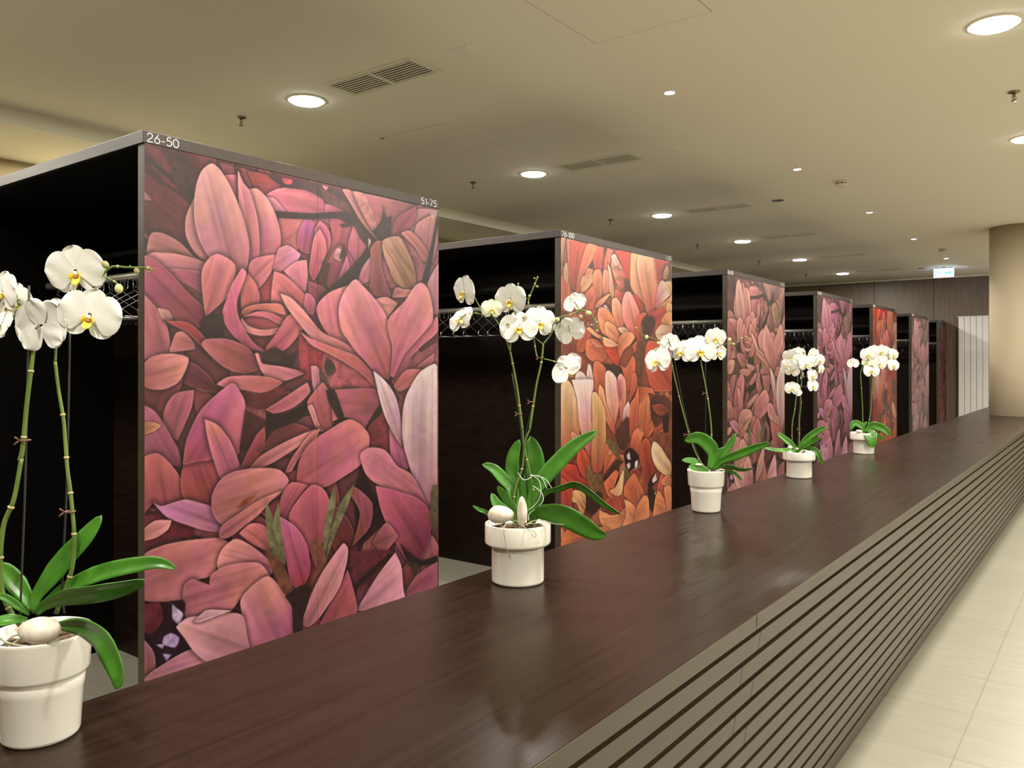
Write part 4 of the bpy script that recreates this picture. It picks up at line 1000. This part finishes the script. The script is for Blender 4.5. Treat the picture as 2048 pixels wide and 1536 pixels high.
BOOTH=[(-1.09,.407,'A',60,'1-25','26-50',print_mat('print_pale',.5,1.0,1.0,(1,1,1)),'magnolia print, unseen beside the viewer, shading the next booth'),  # unseen booth added as occluder, keeps the first booth's interior dark
(1.469,2.966,'A',560,'26-50','51-75',print_mat('print_pink',.5,1.0,1.0,(1,1,1)),'pink magnolia mural, nearest and largest'),
(4.053,5.549,'B',420,'76-100','1-25',print_mat('print_orange',.5,1.0,1.0,(1,1,1)),'bright orange magnolia mural, second from the viewer'),
(6.612,8.08,'A',200,'26-50','51-75',print_mat('print_brown',.525,.82,.95,(1.02,.92,.80)),'brownish peach magnolia mural, third from the viewer'),
(9.162,10.62,'A',150,'76-100','1-25',print_mat('print_mauve',.49,.85,1.0,(.95,.9,.95)),'mauve magnolia mural, fourth from the viewer'),
(11.66,13.11,'B',120,'26-50','51-75',print_mat('print_red',.49,1.1,1.0,(1,.85,.85)),'red orange magnolia mural, fifth from the viewer'),
(14.19,15.63,'A',90,'76-100','1-25',print_mat('print_dusky',.52,.75,.9,(1,.88,.82)),'dusky peach magnolia mural, sixth from the viewer'),
(16.62,17.38,'A',90,'26-50','51-75',print_mat('print_wine',.49,1.1,.7,(.85,.6,.65)),'dark wine red magnolia mural, last before the back wall')]
XE=-6.30
def hanger_mesh():
    mb=MB();r=.0022
    mb.tube([(0,-.012,-.014),(0,-.014,-.004),(0,-.008,.006),(0,0,.009),(0,.008,.006),(0,.014,-.004),(0,.012,-.014)],r,6)
    for s in (-1,1):
        mb.tube([(0,.012*s,-.012),(0,.012*s,-.062),(0,.016*s,-.070),(0,.19*s,-.172),(0,.20*s,-.182),(0,.203*s,-.196),(0,.196*s,-.205),(0,.188*s,-.203)],r,6)
    mb.tube([(0,-.19,-.204),(0,.19,-.204)],r,6)
    return mb
H0=None
NB=['nearest pink','bright orange','third, brownish','fourth, mauve','fifth, red orange','sixth, dusky','last, dark wine']
SPOT=['nearest the counter','second','third','fourth','fifth','sixth','seventh','eighth','ninth','tenth','eleventh','twelfth']
for bi,(y0,y1,kind,nx,t0,t1,pm,desc) in enumerate(BOOTH):
    w=y1-y0
    b=thing('cloakroom_booth',(BA,y0,0),'dark wooden coat booth with '+desc,'coat booth','cloakroom booths behind the counter')
    MB().box(XE-BA,.004,-.006,w+.006,PH,2.33).build('top_board',M['boothtop'],b,bevel=.0015)
    MB().box(XE-BA+.01,-.0405,.004,w-.004,PH-.004,PH-.0002).build('dark_underside',M['dark'],b)  # black sheet added under the top board, underside shade put into its colour
    MB().box(-.040,0,0,w,0,PH-.001).build('end_panel',M['endpanel'],b,bevel=.001)
    img=picture(kind,nx)
    if w<1: img=img[:,:int(nx*w/PW)]
    if bi<4:
        sheet(img,0,.5,w,pm,b).location=(.0005,0,0);sheet(img,.5,1,w,pm,b).location=(.0005,0,0)
    else: sheet(img,0,1,w,pm,b).location=(.0005,0,0)
    md=.74 if w>1 else w-.03
    MB().box(XE-BA,-.041,md,md+.03,0,PH-.001).build('divider_panel',M['booth'],b)
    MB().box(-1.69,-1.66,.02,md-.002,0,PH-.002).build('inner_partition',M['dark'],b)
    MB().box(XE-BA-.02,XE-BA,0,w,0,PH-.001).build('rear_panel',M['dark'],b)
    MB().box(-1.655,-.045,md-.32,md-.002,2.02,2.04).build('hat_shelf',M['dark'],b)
    for side in ((-1,1) if w>1 else (-1,)):
        ry=.37 if side<0 else w-.37
        rl=MB();seg=14;P0=[]
        rl.tube([(-1.575,ry,1.912),(-1.57,ry,1.912),(-.0405,ry,1.912)],[.010,.016,.016],14,flat=1.0)
        ro=rl.build('coat_rail',M['rail'],b)
        nmax=14 if bi<4 else 9
        for k in range(nmax):
            x=-.10-.105*k
            pg=MB().box(x-.03,x+.03,ry-.008,ry+.008,1.890,1.8965).tube([(x,ry,1.893),(x,ry,1.868)],.006,8).ball((x,ry,1.862),(.011,.011,.008)).build('hook_knob',M['peg'],ro)
        if w>1 and side<0:
            MB().box(-.075,-.066,ry-.017,ry+.017,1.893,1.94).build('rail_clamp',M['rail'],ro)
    number(t0,.0295,.0042,.008,PH+.0065,b)
    number(t1,.0295,.0042,w-.012,PH+.0065,b,True)
    # hangers
    nh=0 if bi==0 else 12 if bi<4 else 6
    for k in range(nh):
        if H0 is None:
            H0=hanger_mesh().build('coat_hanger',M['chrome']);o=H0
        else: o=H0.copy();C.objects.link(o)
        random.seed(bi*50+k-50)
        o.location=(BA-.155-.105*k,y0+.37,1.9225);o.rotation_euler=(0,0,random.uniform(-.07,.07))
        tag(o,'%s wire hanger %s the %s booth'%(SPOT[k] if k else 'outermost','from the counter in' if k else 'in',NB[bi-1]),'coat hanger','wire coat hangers on the booth rails')
# ---------------------------------------------------------------- orchids
def flower_mesh(var):
    """phalaenopsis bloom facing -y, about one unit wide"""
    mb=MB();rs=random.Random(var*7+1)
    def petal(ang,length,width,cup,base=.03,ti=0,shape='r',wav=.02,yoff=0):
        nu,nv=8,9;v=[];f=[];ca,sa=math.cos(ang),math.sin(ang);ph=rs.uniform(0,6)
        for i in range(nv+1):
            t=1-(1-i/nv)**1.8
            q0=abs(2*(.08+.92*t)-1)
            ww=width*max(0,1-q0**2.3)**.5*(.34+.66*min(1,t*2.6) if shape=='r' else .6+.4*min(1,t*2))
            for j in range(nu+1):
                s=j/nu*2-1
                l=base+t*length;q=s*ww
                y=yoff-cup*(t*t)*.6+cup*.8*s*s*t*.6+wav*math.sin(ph+5*s+6*t)*t
                v.append((l*ca-q*sa,y-.03*(1-t),l*sa+q*ca))
        for i in range(nv):
            for j in range(nu):
                a=i*(nu+1)+j;f.append((a,a+1,a+nu+2,a+nu+1))
        mb.add(v,f,ti,True)
    c=.10+.03*var
    petal(math.radians(90),.44,.22,-.05,yoff=.02,shape='s',ti=0)
    petal(math.radians(220),.46,.21,-.04,yoff=.025,shape='s',ti=0)
    petal(math.radians(320),.46,.21,-.04,yoff=.025,shape='s',ti=0)
    petal(math.radians(8),.49,.35,c,yoff=-.005,ti=0)
    petal(math.radians(172),.49,.35,c,yoff=-.005,ti=0)
    # lip: two side lobes, mid lobe, callus, column
    for s in (-1,1):
        v=[];f=[]
        for i in range(6):
            t=i/5
            for j in range(5):
                u=j/4*2-1
                v.append((s*(.02+.085*math.sin(t*2.2)),-.05-.13*t+.02*u*u,-.07-.02*t+u*.055*math.sin(math.pi*(t*.8+.15))))
        for i in range(5):
            for j in range(4): a=i*5+j;f.append((a,a+1,a+6,a+5))
        mb.add(v,f,1 if s>0 else 1,True)
    v=[];f=[]
    for i in range(7):
        t=i/6
        for j in range(5):
            u=j/4*2-1;v.append((u*.075*math.sin(math.pi*(t*.75+.2)),-.06-.16*math.sin(t*1.7)+.03*u*u,-.10-.15*t))
    for i in range(6):
        for j in range(4): a=i*5+j;f.append((a,a+1,a+6,a+5))
    mb.add(v,f,1,True)
    mb.ball((0,-.09,-.10),(.045,.045,.035),2,10,6);mb.ball((0,-.07,-.035),(.035,.06,.045),0,10,6)
    mb.tube([(0,.02,0),(0,.07,.0),(0,.10,-.02)],[.02,.018,.015],6,m=3)
    return mb
def flower_data(var):
    k='orchid_flower';o=flower_mesh(var).build('flower_master',[M['petal'] if var!=2 else M['petalback'],M['yellow'],M['redlip'],M['stem']])
    me=o.data;bpy.data.objects.remove(o);me.name=k;return me
FM=[flower_data(v) for v in range(3)]
def leaf_mb(P,width,roll):
    P=spline(P,5);n=len(P);mb=MB();v=[];f=[];L=[0]
    for i in range(1,n): L.append(L[-1]+(P[i]-P[i-1]).length)
    T=L[-1]
    for i in range(n):
        t=L[i]/T;d=(P[min(i+1,n-1)]-P[max(i-1,0)]).normalized()
        view=Vector((0,-1,0));side=d.cross(view)
        side=side.normalized() if side.length>1e-3 else Vector((1,0,0))
        side=Matrix.Rotation(math.radians(roll),3,d)@side;nrm=side.cross(d).normalized()
        w=width/2*(.30+.70*min(1,t/.42)**.9 if t<.42 else (max(0,1-((t-.42)/.58)**2.8))**.56)
        w=max(w,width*.02)
        for th_ in (0,1):
            for s in (-1,-.66,-.33,0,.33,.66,1):
                v.append(P[i]+side*(s*w)-nrm*(w*.22*(abs(s)**1.5)*-1)+nrm*((-.0007 if th_ else .0007)-(.0012 if s==0 else 0)))
    for i in range(n-1):
        a=i*14;b=a+14
        for j in range(6):
            f.append((a+j,a+j+1,b+j+1,b+j));f.append((a+7+j,b+7+j,b+8+j,a+8+j))
        f.append((a,b,b+7,a+7));f.append((a+6,a+13,b+13,b+6))
    f.append((0,7,8,9,10,11,12,13,6,5,4,3,2,1))
    e=(n-1)*14;f.append(tuple(e+k for k in (0,1,2,3,4,5,6,13,12,11,10,9,8,7)))
    mb.add(v,f,0,True);return mb
POT_STEP=[(0,.0),(.054,0),(.0585,.004),(.060,.008),(.0645,.080),(.0665,.084),(.0675,.100),(.0668,.104),(.0725,.109),(.0745,.113),(.0780,.170),(.0795,.1745),(.0785,.177),(.0762,.1755),(.0745,.165),(.0715,.150),(0,.150)]
def pot_rim(rb,rt,h,band):
    z=h-band
    return [(0,0),(rb-.006,0),(rb-.001,.003),(rb,.008),(rb,z-.004),(rb+.002,z-.002),(rt-.006,z),(rt-.001,z+.004),(rt,z+.009),(rt,h-.004),(rt-.001,h-.001),(rt-.003,h),(rt-.006,h-.002),(rt-.007,h-.02),(0,h-.02)]
POTS=[(POT_STEP,.150,.0725,'stepped white tapered pot'),(pot_rim(.076,.0955,.170,.061),.150,.087,'white pot with a tall wide rim'),(POT_STEP,.150,.0725,''),
(pot_rim(.068,.086,.143,.048),.123,.078,''),(pot_rim(.069,.089,.147,.05),.127,.081,'')]
PDESC=['white orchid in a stepped white pot cut by the left picture edge','white orchid with wire-tied stems in a wide-rimmed pot, second from the left','white orchid in a tapered stepped pot, third from the left on the counter','white orchid with a dense round cluster of blooms, fourth pot from the left','smallest and farthest white orchid on the counter, with one bloom apart on the left']
for pi,(base,txt) in enumerate(PLANTS):
    prof,zs_,rs_,_=POTS[pi]
    pl=thing('potted_orchid',base,PDESC[pi],'potted orchid','potted orchids on the counter',rz=TH)
    MB().lathe(prof,72).build('pot',M['pot'],pl)
    rnd=random.Random(pi)
    sb=MB().lathe([(0,zs_+.004),(rs_*.96,zs_+.002),(rs_*.96,zs_-.004),(0,zs_-.004)],32)
    for k in range(46):
        a=rnd.uniform(0,6.28);r=rs_*.86*math.sqrt(rnd.random());R_=Matrix.Rotation(rnd.uniform(0,3),3,'Z')@Matrix.Rotation(rnd.uniform(-.6,.6),3,'X')
        sb.ball((r*math.cos(a),r*math.sin(a),zs_+.006),(rnd.uniform(.007,.014),rnd.uniform(.004,.008),rnd.uniform(.003,.006)),0,7,4,mat=R_)
    sb.build('bark_chips',M['bark'],pl)
    laststem=None;stems=[];pend=[]
    npeb=0
    for line in txt.strip().splitlines():
        k,par,pts=line.split('|');par=[float(a) for a in par.split()]
        P=[Vector([float(c)/1000 for c in p.split(',')]) for p in pts.split()]
        if k=='L':
            leaf_mb(P,par[0]/1000,par[1]).build('leaf',M['leaf'],pl)
        elif k=='S':
            r=par[0]/1000;Q=spline(P,7);mb=MB();n=len(Q)
            mb.tube(Q,[r*(1-.25*i/n) for i in range(n)],10)
            for i in range(9,n-3,12 if r>.002 else 9):
                d=(Q[i+1]-Q[i]).normalized();mb.tube([Q[i]-d*.0022,Q[i]-d*.001,Q[i]+d*.001,Q[i]+d*.0022],[r*.95,r*1.22,r*1.22,r*.9],10,m=1)
            o=mb.build('flower_stem' if r>.0022 else 'flower_twig',[M['stem'],M['node']],pl)
            stems.append((o,Q))
        elif k=='K': MB().tube(spline(P,3),par[0]/1000,8).build('support_stake',M['stake'],pl)
        elif k=='T': MB().tube(spline(P,6),par[0]/1000,6).build('tie_ribbon',M['thread'],pl)
        elif k=='R': MB().tube(spline(P,5),[par[0]/1000*(1-.4*i/(5*(len(P)-1))) for i in range(5*(len(P)-1)+1)],8).build('aerial_root',M['root'],pl)
        elif k=='C': pend.append(P[0])
        elif k=='P':
            npeb+=1;c=pl.matrix_world
            rx,rz_=par[0]/2000,par[1]/2000
            o=MB();o.ball((0,0,0),(rx,min(rx,rz_)*.9+.003,rz_),0,24,14)
            rr=random.Random(pi*9+npeb)
            ph=rr.random()*6;o.v=[(x*(1+.07*math.sin(1.5*z/rz_+ph)),y,z*(1+.13*math.sin(1.4*x/rx+ph))) for x,y,z in o.v]
            q=o.build('pebble',M['pebble'])
            W_=Matrix.Translation(Vector(base))@Matrix.Rotation(TH,4,'Z')@P[0]
            q.location=W_;q.rotation_euler=(0,0,TH)
            lab={0:['smooth pale oval pebble lying in the leftmost orchid pot'],1:['rounded pale pebble lying on the left rim of the second orchid pot','upright narrow pale pebble standing in the second orchid pot'],2:['small pale pebble under the leaves in the third orchid pot'],3:['pale pebble at the left rim of the fourth orchid pot','small pebble in the middle of the fourth orchid pot','small pebble at the right side of the fourth orchid pot'],4:['small white pebble in the farthest orchid pot']}[pi][npeb-1]
            tag(q,lab,'pebble','pale pebbles in the orchid pots')
        elif k in 'FB':
            c=P[0];best=min(((min((c-q).length for q in Q),i) for i,(o,Q) in enumerate(stems)),default=(0,0))
            so,Q=stems[best[1]];q=min(Q,key=lambda z:(c-z).length)
            if k=='F':
                w=par[0]/1000;me=FM[int(par[4])]
                o=link(bpy.data.objects.new('flower',me),so);w*=1.12;o.scale=(w,w,w);o.location=c
                o.rotation_euler=(Matrix.Rotation(math.radians(par[1]),3,'Z')@Matrix.Rotation(math.radians(par[2]),3,'X')@Matrix.Rotation(math.radians(par[3]),3,'Y')).to_euler()
                back=c+o.rotation_euler.to_matrix()@Vector((0,.095*w,-.02*w))
                mid=back.lerp(q,.5)+Vector((0,.006,.006))
                MB().tube(spline([back,mid,q],4),.0013,6).build('pedicel',M['stem'],so)
            else:
                r=par[0]/1000/2
                if r<.0002: continue
                mb=MB();d=(c-q);d=d.normalized() if d.length>1e-4 else Vector((0,0,1))
                rot=d.to_track_quat('Z','Y').to_matrix()
                mb.ball((0,0,0),(r,r,r*1.25),0,12,8,mat=rot);mb.v=[Vector(x)+c for x in mb.v]
                if r<(c-q).length<.03: mb.tube([c,c.lerp(q,.6),q],.0012,6,m=1)
                mb.build('flower_bud',[M['bud'] if r>.006 or pi in (2,) else M['budbrown'],M['stem']],so)
    for c in pend:
        MB().tube([c+Vector((.008*math.cos(a),.008*math.sin(a),0)) for a in [i*math.pi/6 for i in range(13)]],.0014,6).tube([c+Vector((-.007,-.004,0)),c+Vector((-.013,-.008,.006))],.0016,6).tube([c+Vector((-.007,-.004,0)),c+Vector((-.014,-.008,-.007))],.0016,6).build('stem_clip',M['clip'],pl)
